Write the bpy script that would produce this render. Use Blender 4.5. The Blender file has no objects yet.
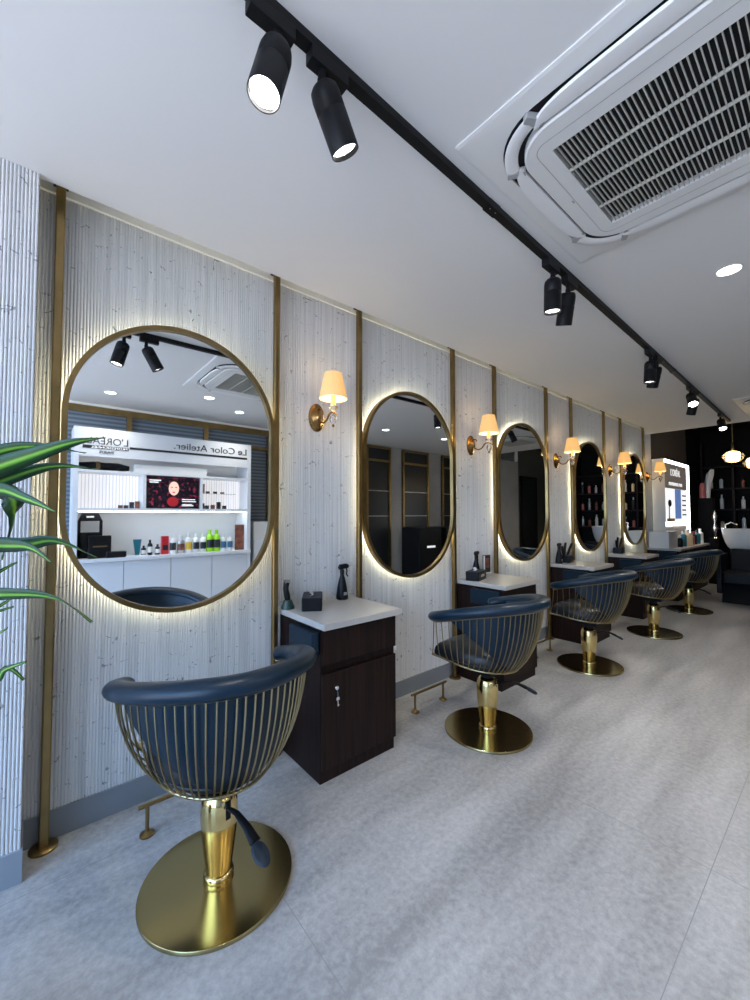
import bpy, math, random
from mathutils import Vector, Matrix
random.seed(7)
scn = bpy.context.scene
C = scn.collection
PI = math.pi
H = 2.857            # ceiling height
P = 1.669            # spacing of the salon stations
S0 = 0.060           # first brass post
A = 1.035            # mirror bay width
X_END = 8.35         # end of the ribbed wall
Y_OPP = -3.92        # opposite wall
HC = 2.765           # main ceiling; a recess along the ribbed wall rises to H
X_FAR = 12.0

# ------------------------------------------------------------------ materials
MATS = {}
def new_mat(name):
    m = bpy.data.materials.new(name); m.use_nodes = True
    nt = m.node_tree
    b = nt.nodes['Principled BSDF']
    MATS[name] = m
    return m, nt, b
def mat(name, col, rough=.5, metal=0., emit=None, es=0., bump=0., bscale=40., var=0., vscale=8., trans=0., alpha=1., coat=0., ior=1.45, spec=.5):
    m, nt, b = new_mat(name)
    b.inputs['Base Color'].default_value = (*col, 1)
    b.inputs['Roughness'].default_value = rough
    b.inputs['Metallic'].default_value = metal
    b.inputs['IOR'].default_value = ior
    b.inputs['Transmission Weight'].default_value = trans
    b.inputs['Coat Weight'].default_value = coat
    b.inputs['Specular IOR Level'].default_value = spec
    if emit:
        b.inputs['Emission Color'].default_value = (*emit, 1)
        b.inputs['Emission Strength'].default_value = es
    tc = None
    if bump or var:
        tc = nt.nodes.new('ShaderNodeTexCoord')
    if bump:
        n = nt.nodes.new('ShaderNodeTexNoise'); n.inputs['Scale'].default_value = bscale
        n.inputs['Detail'].default_value = 4
        nt.links.new(tc.outputs['Object'], n.inputs['Vector'])
        bp = nt.nodes.new('ShaderNodeBump'); bp.inputs['Strength'].default_value = bump
        bp.inputs['Distance'].default_value = .002
        nt.links.new(n.outputs['Fac'], bp.inputs['Height'])
        nt.links.new(bp.outputs['Normal'], b.inputs['Normal'])
    if var:
        n = nt.nodes.new('ShaderNodeTexNoise'); n.inputs['Scale'].default_value = vscale
        n.inputs['Detail'].default_value = 5
        nt.links.new(tc.outputs['Object'], n.inputs['Vector'])
        r = nt.nodes.new('ShaderNodeValToRGB')
        r.color_ramp.elements[0].position = .3; r.color_ramp.elements[1].position = .7
        r.color_ramp.elements[0].color = (*[c * (1 - var) for c in col], 1)
        r.color_ramp.elements[1].color = (*[min(1, c * (1 + var)) for c in col], 1)
        nt.links.new(n.outputs['Fac'], r.inputs['Fac'])
        nt.links.new(r.outputs['Color'], b.inputs['Base Color'])
    return m

def wood_white():
    m, nt, b = new_mat('whitewashed_ribs')
    L = nt.links; N = nt.nodes
    tc = N.new('ShaderNodeTexCoord')
    mp = N.new('ShaderNodeMapping'); mp.inputs['Scale'].default_value = (55, 55, .7)
    L.new(tc.outputs['Object'], mp.inputs['Vector'])
    n1 = N.new('ShaderNodeTexNoise'); n1.inputs['Scale'].default_value = 1; n1.inputs['Detail'].default_value = 5
    L.new(mp.outputs['Vector'], n1.inputs['Vector'])
    r1 = N.new('ShaderNodeValToRGB')
    r1.color_ramp.elements[0].position = .25; r1.color_ramp.elements[0].color = (.53, .525, .52, 1)
    r1.color_ramp.elements[1].position = .62; r1.color_ramp.elements[1].color = (.73, .72, .71, 1)
    L.new(n1.outputs['Fac'], r1.inputs['Fac'])
    # short dark knots and dashes
    mp2 = N.new('ShaderNodeMapping'); mp2.inputs['Scale'].default_value = (11, 11, 14)
    mp2.inputs['Rotation'].default_value = (0, .18, 0)
    L.new(tc.outputs['Object'], mp2.inputs['Vector'])
    n2 = N.new('ShaderNodeTexNoise'); n2.inputs['Scale'].default_value = 2.2; n2.inputs['Detail'].default_value = 1.5
    n2.inputs['Distortion'].default_value = 1.6
    L.new(mp2.outputs['Vector'], n2.inputs['Vector'])
    r2 = N.new('ShaderNodeValToRGB')
    r2.color_ramp.elements[0].position = .665; r2.color_ramp.elements[0].color = (0, 0, 0, 1)
    r2.color_ramp.elements[1].position = .74; r2.color_ramp.elements[1].color = (1, 1, 1, 1)
    L.new(n2.outputs['Fac'], r2.inputs['Fac'])
    mx = N.new('ShaderNodeMixRGB'); mx.inputs['Color2'].default_value = (.24, .24, .26, 1)
    L.new(r2.outputs['Color'], mx.inputs['Fac']); L.new(r1.outputs['Color'], mx.inputs['Color1'])
    L.new(mx.outputs['Color'], b.inputs['Base Color'])
    b.inputs['Roughness'].default_value = .6
    return m

def floor_mat():
    m, nt, b = new_mat('stone_tiles')
    L = nt.links; N = nt.nodes
    tc = N.new('ShaderNodeTexCoord')
    def math_(op, a, bb=None, c=None):
        n = N.new('ShaderNodeMath'); n.operation = op
        for i, v in enumerate((a, bb, c)):
            if v is None: continue
            if isinstance(v, (int, float)): n.inputs[i].default_value = v
            else: L.new(v, n.inputs[i])
        return n.outputs[0]
    sp = N.new('ShaderNodeSeparateXYZ'); L.new(tc.outputs['Object'], sp.inputs[0])
    def line(axis, off, per):
        v = math_('SUBTRACT', sp.outputs[axis], off)
        v = math_('DIVIDE', v, per)
        v = math_('FRACT', v)
        v = math_('SUBTRACT', v, .5); v = math_('ABSOLUTE', v)
        v = math_('SUBTRACT', .5, v); v = math_('MULTIPLY', v, per)
        return math_('LESS_THAN', v, .0014)
    g = math_('MAXIMUM', line('X', 2.05, 1.33), line('Y', -.27, 1.60))
    mp = N.new('ShaderNodeMapping'); mp.inputs['Scale'].default_value = (.7, 3.6, 1)  # slanted streaks: stone mottling, plus bands of light put into the colour
    mp.inputs['Rotation'].default_value = (0, 0, .55)
    L.new(tc.outputs['Object'], mp.inputs['Vector'])
    n1 = N.new('ShaderNodeTexNoise'); n1.inputs['Scale'].default_value = 1.3; n1.inputs['Detail'].default_value = 6
    n1.inputs['Roughness'].default_value = .55
    L.new(mp.outputs['Vector'], n1.inputs['Vector'])
    n2 = N.new('ShaderNodeTexNoise'); n2.inputs['Scale'].default_value = 38; n2.inputs['Detail'].default_value = 8
    n2.inputs['Roughness'].default_value = .7
    L.new(tc.outputs['Object'], n2.inputs['Vector'])
    mixf = math_('ADD', math_('MULTIPLY', n1.outputs['Fac'], .52), math_('MULTIPLY', n2.outputs['Fac'], .48))
    r = N.new('ShaderNodeValToRGB')
    r.color_ramp.elements[0].position = .38; r.color_ramp.elements[0].color = (.25, .245, .24, 1)
    r.color_ramp.elements[1].position = .64; r.color_ramp.elements[1].color = (.49, .48, .47, 1)
    L.new(mixf, r.inputs['Fac'])
    mx = N.new('ShaderNodeMixRGB'); mx.inputs['Color2'].default_value = (.24, .24, .235, 1)
    L.new(g, mx.inputs['Fac']); L.new(r.outputs['Color'], mx.inputs['Color1'])
    L.new(mx.outputs['Color'], b.inputs['Base Color'])
    rr = N.new('ShaderNodeMapRange'); rr.inputs['From Min'].default_value = .35; rr.inputs['From Max'].default_value = .65
    rr.inputs['To Min'].default_value = .34; rr.inputs['To Max'].default_value = .52
    L.new(n1.outputs['Fac'], rr.inputs['Value']); L.new(rr.outputs[0], b.inputs['Roughness'])
    bp = N.new('ShaderNodeBump'); bp.inputs['Strength'].default_value = .35; bp.inputs['Distance'].default_value = .002
    L.new(n2.outputs['Fac'], bp.inputs['Height']); L.new(bp.outputs['Normal'], b.inputs['Normal'])
    return m

def stripe_mat(name, c1, c2, axis, scale, rough=.4, emit=0.):
    m, nt, b = new_mat(name)
    L = nt.links; N = nt.nodes
    tc = N.new('ShaderNodeTexCoord')
    w = N.new('ShaderNodeTexWave'); w.bands_direction = axis; w.inputs['Scale'].default_value = scale
    w.inputs['Distortion'].default_value = 0
    L.new(tc.outputs['Object'], w.inputs['Vector'])
    r = N.new('ShaderNodeValToRGB')
    r.color_ramp.elements[0].color = (*c1, 1); r.color_ramp.elements[1].color = (*c2, 1)
    L.new(w.outputs['Fac'], r.inputs['Fac']); L.new(r.outputs['Color'], b.inputs['Base Color'])
    b.inputs['Roughness'].default_value = rough
    if emit:
        L.new(r.outputs['Color'], b.inputs['Emission Color']); b.inputs['Emission Strength'].default_value = emit
    return m

def wood_dark():
    m, nt, b = new_mat('dark_veneer')
    L = nt.links; N = nt.nodes
    tc = N.new('ShaderNodeTexCoord')
    mp = N.new('ShaderNodeMapping'); mp.inputs['Scale'].default_value = (45, 45, 1.5)
    L.new(tc.outputs['Object'], mp.inputs['Vector'])
    n1 = N.new('ShaderNodeTexNoise'); n1.inputs['Scale'].default_value = 1.5; n1.inputs['Detail'].default_value = 5
    L.new(mp.outputs['Vector'], n1.inputs['Vector'])
    r = N.new('ShaderNodeValToRGB')
    r.color_ramp.elements[0].position = .35; r.color_ramp.elements[0].color = (.006, .0025, .0018, 1)
    r.color_ramp.elements[1].position = .7; r.color_ramp.elements[1].color = (.022, .0085, .006, 1)
    L.new(n1.outputs['Fac'], r.inputs['Fac']); L.new(r.outputs['Color'], b.inputs['Base Color'])
    b.inputs['Roughness'].default_value = .5; b.inputs['Specular IOR Level'].default_value = .22
    return m

def leaf_mat():
    m, nt, b = new_mat('leaf_green')
    L = nt.links; N = nt.nodes
    uv = N.new('ShaderNodeUVMap')
    sp = N.new('ShaderNodeSeparateXYZ'); L.new(uv.outputs[0], sp.inputs[0])
    r = N.new('ShaderNodeValToRGB')
    e = r.color_ramp.elements
    e[0].position = 0; e[0].color = (.008, .035, .012, 1)
    e[1].position = 1; e[1].color = (.008, .035, .012, 1)
    for p_, c in ((.34, (.012, .06, .012)), (.45, (.12, .30, .03)), (.55, (.20, .42, .05)), (.66, (.014, .07, .014))):
        el = e.new(p_); el.color = (*c, 1)
    L.new(sp.outputs['X'], r.inputs['Fac']); L.new(r.outputs['Color'], b.inputs['Base Color'])
    b.inputs['Roughness'].default_value = .42; b.inputs['Specular IOR Level'].default_value = .3
    return m

def poster_mat():
    # dark promotional screen: magenta scatter with a pale oval centre
    m, nt, b = new_mat('screen_picture')
    L = nt.links; N = nt.nodes
    tc = N.new('ShaderNodeTexCoord')
    n = N.new('ShaderNodeTexNoise'); n.inputs['Scale'].default_value = 22; n.inputs['Detail'].default_value = 4
    L.new(tc.outputs['Object'], n.inputs['Vector'])
    r = N.new('ShaderNodeValToRGB')
    r.color_ramp.elements[0].position = .56; r.color_ramp.elements[0].color = (.006, .004, .008, 1)
    r.color_ramp.elements[1].position = .75; r.color_ramp.elements[1].color = (.35, .02, .06, 1)
    L.new(n.outputs['Fac'], r.inputs['Fac'])
    L.new(r.outputs['Color'], b.inputs['Base Color']); L.new(r.outputs['Color'], b.inputs['Emission Color'])
    b.inputs['Emission Strength'].default_value = .6; b.inputs['Roughness'].default_value = .2
    return m

M = dict(
    ribs=wood_white(), floor=floor_mat(), veneer=wood_dark(), leaf=leaf_mat(), screen=poster_mat(),
    ceiling=mat('ceiling_paint', (.74, .735, .73), .85, bump=.05, bscale=200),
    trimw=mat('trim_cream', (.86, .84, .76), .5),
    base=mat('skirting_grey', (.20, .215, .235), .45, var=.06, vscale=5),
    colbase=mat('skirting_pale_grey', (.27, .30, .34), .5, var=.06, vscale=5),
    brass=mat('aged_brass', (.30, .205, .085), .34, 1., var=.18, vscale=9),
    gold=mat('polished_gold', (.78, .60, .26), .12, 1.),
    plate=mat('brushed_gold', (.42, .335, .155), .20, 1., var=.04, vscale=3),
    wire=mat('champagne_wire', (.42, .34, .185), .28, 1.),
    copper=mat('antique_brass', (.36, .20, .07), .24, 1., var=.2, vscale=20),
    mirror=mat('mirror_silver', (.86, .89, .90), .015, 1.),
    led=mat('led_glow', (1, 1, .9), .5, emit=(1., .95, .66), es=24.),
    leather=mat('navy_leather', (.003, .016, .031), .32, spec=.40, bump=.25, bscale=160, var=.12, vscale=12),
    seat=mat('black_leather_seat', (.008, .010, .013), .36, bump=.25, bscale=160),
    black=mat('black_plastic', (.006, .006, .007), .42, spec=.3),
    mblack=mat('matt_black_metal', (.006, .006, .007), .5, spec=.25),
    rubber=mat('navy_rubber', (.012, .02, .03), .6),
    worktop=mat('stone_worktop', (.50, .47, .43), .28, var=.04, vscale=30),
    chrome=mat('chrome', (.8, .8, .82), .15, 1.),
    steel=mat('satin_steel', (.45, .45, .45), .3, 1.),
    shade=mat('lit_shade', (.48, .35, .20), .8, emit=(1., .52, .13), es=.50),
    shadein=mat('lit_shade_inside', (1, .9, .6), .8, emit=(1., .80, .34), es=.60),
    candle=mat('candle_sleeve', (.9, .6, .2), .5, emit=(1., .50, .06), es=.7),
    crystal=mat('crystal', (.95, .95, .93), .03, trans=.9, ior=1.5),
    spoton=mat('lamp_face', (1, 1, 1), .4, emit=(1., .96, .93), es=22.),
    spotdim=mat('lamp_face_dim', (1, 1, 1), .4, emit=(1., .96, .93), es=4.),
    down=mat('downlight_lens', (1, 1, 1), .4, emit=(1., .97, .92), es=9.),
    acw=mat('aircon_white', (.72, .72, .71), .4),
    acv=mat('aircon_vane', (.78, .78, .78), .3),
    acg=mat('aircon_clip', (.36, .36, .36), .4),
    acd=mat('aircon_dark', (.010, .010, .011), .7),
    slat=mat('aircon_slat', (.50, .49, .44), .45),
    white=mat('white_lacquer', (.72, .74, .76), .35),
    whitebox=mat('white_card', (.78, .77, .74), .6),
    panelglow=mat('backlit_panel', (.9, .9, .9), .5, emit=(1., .97, .98), es=1.0),
    nicheglow=mat('niche_strip', (1, 1, 1), .5, emit=(1., .98, .95), es=14.),
    text=mat('dark_lettering', (.02, .02, .02), .5),
    texts=mat('silver_lettering', (.5, .5, .5), .35, .6),
    textw=mat('white_lettering', (.8, .8, .8), .5, emit=(1, 1, 1), es=.5),
    skin=mat('printed_face', (.75, .45, .36), .4, emit=(.75, .4, .32), es=.7),
    redp=mat('red_plastic', (.55, .02, .03), .35), tealp=mat('teal_plastic', (.02, .16, .20), .35),
    greenp=mat('lime_plastic', (.32, .68, .02), .3), whitep=mat('white_plastic', (.75, .76, .74), .3),
    yellowp=mat('amber_label', (.75, .48, .05), .4), darkp=mat('dark_label', (.02, .025, .03), .4),
    bluep=mat('blue_label', (.05, .16, .30), .4), creamp=mat('cream_plastic', (.85, .62, .36), .35),
    pinkp=mat('pink_plastic', (.55, .16, .16), .4), copperp=mat('copper_print', (.22, .08, .05), .4, var=.6, vscale=14),
    brownwall=mat('brown_wall_paint', (.085, .068, .055), .7, var=.08, vscale=4),
    blackwall=mat('black_wall_paint', (.007, .007, .007), .7, spec=.15),
    oppwall=mat('pale_grey_wall', (.40, .39, .37), .6, var=.06, vscale=3),
    olivewall=mat('grey_olive_wall', (.10, .10, .085), .6, var=.1, vscale=3),
    dglass=mat('smoked_glass', (.014, .015, .016), .28),
    blind=stripe_mat('blue_grey_blind', (.10, .13, .16), (.24, .29, .34), 'Z', 6.),
    ribglow=stripe_mat('ribbed_backlit_panel', (.60, .58, .60), (1., .97, .98), 'X', 9., emit=.50),
    ceramic=mat('white_ceramic', (.75, .74, .71), .15),
    globe=mat('pendant_globe', (1, .85, .5), .4, emit=(1., .74, .34), es=5.),
    smoke=mat('clear_amber_glass', (.9, .75, .5), .03, trans=.92, ior=1.45),
    ledw=mat('white_led_edge', (1, 1, 1), .5, emit=(1., .98, .96), es=4.),
    postergrey=mat('poster_brown', (.06, .05, .045), .4, emit=(.10, .085, .075), es=.6),
    posterpale=mat('poster_pale', (.6, .6, .6), .5, emit=(.75, .76, .78), es=.8),
    posterblue=mat('poster_blue', (.05, .09, .22), .5, emit=(.08, .14, .32), es=.8, var=.5, vscale=9),
    tissue=mat('tissue_paper', (.85, .85, .85), .8),
    green=mat('bottle_green', (.02, .05, .04), .3),
    soil=mat('potting_soil', (.03, .02, .015), .9, bump=.8, bscale=30),
    pot=mat('grey_planter', (.25, .25, .25), .6), bark=mat('cane_bark', (.22, .17, .11), .8, bump=.6, bscale=40),
    glassm=mat('shopfront_glass', (1, 1, 1), 0., trans=1., ior=1.02),
)

# ------------------------------------------------------------------ mesh builder
class MB:
    def __init__(s): s.v = []; s.f = []; s.sm = []; s.uv = {}
    def add(s, vs, fs, smooth=False):
        o = len(s.v); s.v += [tuple(v) for v in vs]
        for f in fs: s.f.append(tuple(i + o for i in f)); s.sm.append(smooth)
        return s
    def box(s, a, b):
        x0, y0, z0 = a; x1, y1, z1 = b
        if x0 > x1: x0, x1 = x1, x0
        if y0 > y1: y0, y1 = y1, y0
        if z0 > z1: z0, z1 = z1, z0
        return s.add([(x0,y0,z0),(x1,y0,z0),(x1,y1,z0),(x0,y1,z0),(x0,y0,z1),(x1,y0,z1),(x1,y1,z1),(x0,y1,z1)],
              [(0,3,2,1),(4,5,6,7),(0,1,5,4),(1,2,6,5),(2,3,7,6),(3,0,4,7)])
    def rbox(s, a, b, r=.01, seg=3, axis=2):
        """box with corners rounded about one axis"""
        lo = [min(a[i], b[i]) for i in range(3)]; hi = [max(a[i], b[i]) for i in range(3)]
        i, j = [k for k in range(3) if k != axis]
        pts = []
        for cx, cy, a0 in ((hi[i]-r, hi[j]-r, 0), (lo[i]+r, hi[j]-r, 90), (lo[i]+r, lo[j]+r, 180), (hi[i]-r, lo[j]+r, 270)):
            for k in range(seg + 1):
                t = math.radians(a0 + 90 * k / seg); pts.append((cx + r * math.cos(t), cy + r * math.sin(t)))
        n = len(pts); vs = []
        for h in (lo[axis], hi[axis]):
            for p in pts:
                q = [0, 0, 0]; q[i], q[j], q[axis] = p[0], p[1], h; vs.append(q)
        fs = [tuple(range(n))[::-1], tuple(range(n, 2 * n))] + [(k, (k+1) % n, n + (k+1) % n, n + k) for k in range(n)]
        if axis == 1: fs = [f[::-1] for f in fs]
        return s.add(vs, fs)
    def tube(s, path, r, seg=10, closed=False, cap=True, sx=1., sz=1., up=None):
        """sweep a circle (or ellipse sx,sz) along a path; r number or list"""
        n = len(path); path = [Vector(p) for p in path]
        rs = r if isinstance(r, (list, tuple)) else [r] * n
        T = []
        for i in range(n):
            if closed: d = path[(i+1) % n] - path[i-1]
            else: d = path[min(i+1, n-1)] - path[max(i-1, 0)]
            T.append(d.normalized())
        if up is None:
            u = Vector((0, 0, 1)) if abs(T[0].z) < .9 else Vector((1, 0, 0))
        else: u = Vector(up)
        vs = []
        nrm = (u - T[0] * u.dot(T[0])).normalized()
        for i in range(n):
            if up is not None: nrm = (u - T[i] * u.dot(T[i])).normalized()
            else: nrm = (nrm - T[i] * nrm.dot(T[i])).normalized()
            bn = T[i].cross(nrm)
            for k in range(seg):
                t = 2 * PI * k / seg
                vs.append(path[i] + bn * (math.cos(t) * rs[i] * sx) + nrm * (math.sin(t) * rs[i] * sz))
        fs = []
        m = n if closed else n - 1
        for i in range(m):
            a = i * seg; b = ((i + 1) % n) * seg
            for k in range(seg): fs.append((a + k, a + (k+1) % seg, b + (k+1) % seg, b + k))
        s.add(vs, fs, True)
        if cap and not closed:
            o = len(s.v) - len(vs)
            s.f.append(tuple(o + k for k in range(seg))[::-1]); s.sm.append(False)
            s.f.append(tuple(o + (n-1) * seg + k for k in range(seg))); s.sm.append(False)
        return s
    def lathe(s, prof, c=(0,0,0), seg=32, axis=(0,0,1), smooth=True, sx=1., sy=1.):
        """profile of (radius, height) spun about axis through c"""
        ax = Vector(axis).normalized()
        q = Vector((0, 0, 1)).rotation_difference(ax)
        vs = []; c = Vector(c)
        for r, h in prof:
            for k in range(seg):
                t = 2 * PI * k / seg
                vs.append(c + q @ Vector((r * math.cos(t) * sx, r * math.sin(t) * sy, h)))
        fs = []
        for i in range(len(prof) - 1):
            for k in range(seg):
                a = i * seg; b = a + seg
                fs.append((a + k, a + (k+1) % seg, b + (k+1) % seg, b + k))
        s.add(vs, fs, smooth)
        o = len(s.v) - len(vs)
        if prof[0][0] > 1e-5: s.f.append(tuple(o + k for k in range(seg))[::-1]); s.sm.append(False)
        if prof[-1][0] > 1e-5: s.f.append(tuple(o + (len(prof)-1) * seg + k for k in range(seg))); s.sm.append(False)
        return s
    def prism(s, pts, axis, a, b, smooth=False):
        """polygon in the plane normal to axis, extruded a..b"""
        i, j = [k for k in range(3) if k != axis]; n = len(pts); vs = []
        for h in (a, b):
            for p in pts:
                q = [0, 0, 0]; q[i], q[j], q[axis] = p[0], p[1], h; vs.append(q)
        s.add(vs, [(k, (k+1) % n, n + (k+1) % n, n + k) for k in range(n)], smooth)
        o = len(s.v) - 2 * n
        s.f.append(tuple(o + k for k in range(n))[::-1]); s.sm.append(False)
        s.f.append(tuple(o + n + k for k in range(n))); s.sm.append(False)
        return s
    def grid(s, rows, smooth=True, closed=False):
        nr, nc = len(rows), len(rows[0]); vs = [p for r in rows for p in r]; fs = []
        for i in range(nr - 1):
            for k in range(nc if closed else nc - 1):
                fs.append((i*nc + k, i*nc + (k+1) % nc, (i+1)*nc + (k+1) % nc, (i+1)*nc + k))
        return s.add(vs, fs, smooth)
    def xf(s, m):
        s.v = [tuple(m @ Vector(v)) for v in s.v]; return s
    def build(s, name, material, parent=None, bevel=0., kind=None, label=None):
        me = bpy.data.meshes.new(name); me.from_pydata(s.v, [], s.f)
        me.polygons.foreach_set('use_smooth', s.sm); me.validate(); me.update()
        import bmesh
        bm = bmesh.new(); bm.from_mesh(me); bmesh.ops.recalc_face_normals(bm, faces=bm.faces); bm.to_mesh(me); bm.free()
        if any(s.sm): me.set_sharp_from_angle(angle=math.radians(48))
        me.materials.append(material)
        o = bpy.data.objects.new(name, me); C.objects.link(o)
        if parent: o.parent = parent
        if kind: o['kind'] = kind
        if label: o['label'] = label
        if bevel:
            b = o.modifiers.new('bevel', 'BEVEL'); b.width = bevel; b.segments = 2; b.limit_method = 'ANGLE'
        return o

def tag(o, label, cat, group=None):
    o['label'] = label; o['category'] = cat
    if group: o['group'] = group
    return o
def thing(name, label, cat, loc=(0,0,0), rz=0, group=None):
    o = bpy.data.objects.new(name, None); o.empty_display_size = .1; C.objects.link(o)
    o.location = loc; o.rotation_euler = (0, 0, rz)
    return tag(o, label, cat, group)
def dup(root, loc, rz=None, label=None, group=None):
    def cp(o, par):
        c = o.copy(); C.objects.link(c)
        if par is not None: c.parent = par
        for ch in list(kids.get(o.name, [])): cp(ch, c)
        return c
    kids = {}
    for o in list(C.objects):
        if o.parent: kids.setdefault(o.parent.name, []).append(o)
    r = cp(root, None); r.location = loc
    if rz is not None: r.rotation_euler = (0, 0, rz)
    if label: r['label'] = label
    if group: r['group'] = group
    return r
def struct(mb, name, m, parent=None, bevel=0.):
    return mb.build(name, m, parent, bevel, kind='structure')
def text(body, name, m, parent, loc, size, rot, depth=.002, align='LEFT', bold=0., sx=1.):
    cu = bpy.data.curves.new(name, 'FONT'); cu.body = body; cu.size = size; cu.extrude = depth
    cu.align_x = align; cu.offset = bold
    t = bpy.data.objects.new('tmp', cu); C.objects.link(t)
    bpy.context.view_layer.update()
    me = bpy.data.meshes.new_from_object(t.evaluated_get(bpy.context.evaluated_depsgraph_get()))
    bpy.data.objects.remove(t)
    me.materials.clear(); me.materials.append(m)
    o = bpy.data.objects.new(name, me); C.objects.link(o)
    o.parent = parent; o.location = loc; o.rotation_euler = rot; o.scale = (sx, 1, 1)
    return o
FACE_WALL = (PI/2, 0, 0)          # reads from the room side, looking +y
FACE_OPP = (PI/2, 0, PI)          # reads looking -y

# ------------------------------------------------------------------ the room
struct(MB().box((-2.3, -6.2, -.1), (X_FAR, 0.12, 0)), 'floor', M['floor'])
struct(MB().box((-2.3, -6.2, HC), (8.05, -.16, H + .12)).box((-2.3, -.16, H), (8.35, .12, H + .12)).box((-2.3, -.16, HC), (-.012, .12, H)), 'ceiling', M['ceiling'])
struct(MB().box((8.05, -6.2, H + .45), (X_FAR + .1, .12, H + .55)), 'ceiling_back', M['blackwall'])
struct(MB().box((8.05, -6.2, HC), (8.07, -.0, H + .45)), 'trim_1', M['trimw'])

def ribbed(x0, x1, y, z0, z1, pitch=.0125, d=.0045):
    mb = MB(); pts = []
    n = int(round((x1 - x0) / pitch)); p = (x1 - x0) / n
    for i in range(n):
        x = x0 + i * p
        pts += [(x, y + d), (x + p*.14, y + d), (x + p*.28, y), (x + p*.55, y - .0010), (x + p*.88, y)]
    pts.append((x1, y + d))
    mb.grid([[(a, b, z0) for a, b in pts], [(a, b, z1) for a, b in pts]], smooth=False)
    mb.box((x0, y + d + .0005, z0), (x1, y + .09, z1))
    return mb
struct(ribbed(-.012, X_END, 0, .118, H - .035), 'wall_left', M['ribs'])
struct(MB().box((-.012, .0, 0), (X_END, .09, .12)).box((-.012, -.010, .0), (X_END, .0, .12)), 'baseboard_left', M['base'])
struct(MB().box((-.012, -.016, H - .036), (X_END, .06, H)), 'trim_2', M['trimw'])
# projecting column of the same ribbed boarding at the near end
mb = ribbed(-.62, -.012, -.186, .122, HC, pitch=.0115)
mb.box((-.62, -.180, .122), (-.012, .09, HC))
struct(mb, 'wall_column', M['ribs'])
struct(MB().box((-.63, -.196, 0), (-.006, .09, .122)), 'baseboard_column', M['colbase'])
struct(MB().box((-2.3, .0, 0), (-.62, .1, H)), 'wall_left_near', M['ceiling'])
# beyond the ribbed wall
struct(MB().box((X_END, .0, 0), (10.75, .12, H + .5)), 'wall_left_far', M['brownwall'])
struct(MB().box((10.75, -.01, 0), (X_FAR + .1, .12, H + .5)), 'wall_left_back', M['blackwall'])
struct(MB().box((X_FAR, -6.2, 0), (X_FAR + .1, .1, H + .5)), 'wall_back', M['blackwall'])
# opposite side
struct(MB().box((2.98, Y_OPP - .1, 0), (10.45, Y_OPP, H)), 'wall_right', M['oppwall'])
struct(MB().box((10.45, Y_OPP - .1, 0), (X_FAR, Y_OPP, H + .5)), 'wall_right_far', M['olivewall'])
d = struct(MB().box((10.55, Y_OPP, 0), (11.35, Y_OPP + .04, 2.42)), 'door_1', M['dglass'])
struct(MB().box((10.50, Y_OPP, 0), (10.55, Y_OPP + .06, 2.47)).box((11.35, Y_OPP, 0), (11.40, Y_OPP + .06, 2.47)).box((10.5, Y_OPP, 2.42), (11.4, Y_OPP + .06, 2.47)), 'door_frame', M['veneer'], d)
# glazed partition with brass rails behind the display unit
w = struct(MB().box((-2.3, Y_OPP - .03, 0), (2.95, Y_OPP - .02, H)), 'window_1', M['blind'])
mb = MB()
mb.box((-2.3, Y_OPP, 2.65), (2.93, Y_OPP + .04, 2.735))
for x in (-1.02, -.05, .92, 1.885, 2.87): mb.box((x - .03, Y_OPP, 0), (x + .03, Y_OPP + .04, 2.65))
mb.box((1.95, Y_OPP, 2.41), (2.84, Y_OPP + .04, 2.46))
struct(mb, 'window_frame', M['brass'], w)
struct(MB().box((-2.3, Y_OPP - .02, 2.735), (2.98, Y_OPP + .04, HC)), 'trim_3', M['trimw'])
# shopfront behind the photographer
f = MB()
f.box((-2.3, Y_OPP, 0), (-2.2, 0, .12)).box((-2.3, Y_OPP, H - .12), (-2.2, 0, H))
for y in (Y_OPP + .03, -2.7, -1.35, -.03): f.box((-2.3, y - .03, .12), (-2.2, y + .03, H - .12))
struct(f, 'window_2', M['mblack'])

# dark brass framed bays in the opposite wall, seen in the second mirror
bays = [(4.88, 5.52, 'tall smoked glass bay in brass frame, nearest one reflected in the second mirror'),
        (5.86, 6.66, 'tall smoked glass bay in brass frame, middle one reflected in the second mirror'),
        (7.12, 7.80, 'tall smoked glass bay in brass frame, farthest one reflected in the second mirror')]
for x0, x1, lab in bays:
    t = thing('glass_bay', lab, 'glass cabinet', ((x0+x1)/2, Y_OPP, 0), 0, 'glazed bays in the opposite wall')
    w2 = (x1 - x0) / 2
    MB().box((-w2, 0, 0), (w2, .02, 2.70)).build('glass_door', M['dglass'], t)
    fr = MB()
    fr.box((-w2, 0, 0), (-w2 + .045, .05, 2.74)).box((w2 - .045, 0, 0), (w2, .05, 2.74)).box((-w2, 0, 2.70), (w2, .05, 2.74)).box((-w2, 0, 2.44), (w2, .05, 2.48))
    fr.build('frame', M['brass'], t)
    for z in (1.35, 1.85):
        MB().box((-w2 + .05, .02, z), (w2 - .05, .045, z + .012)).build('shelf', M['steel'], t)

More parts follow.
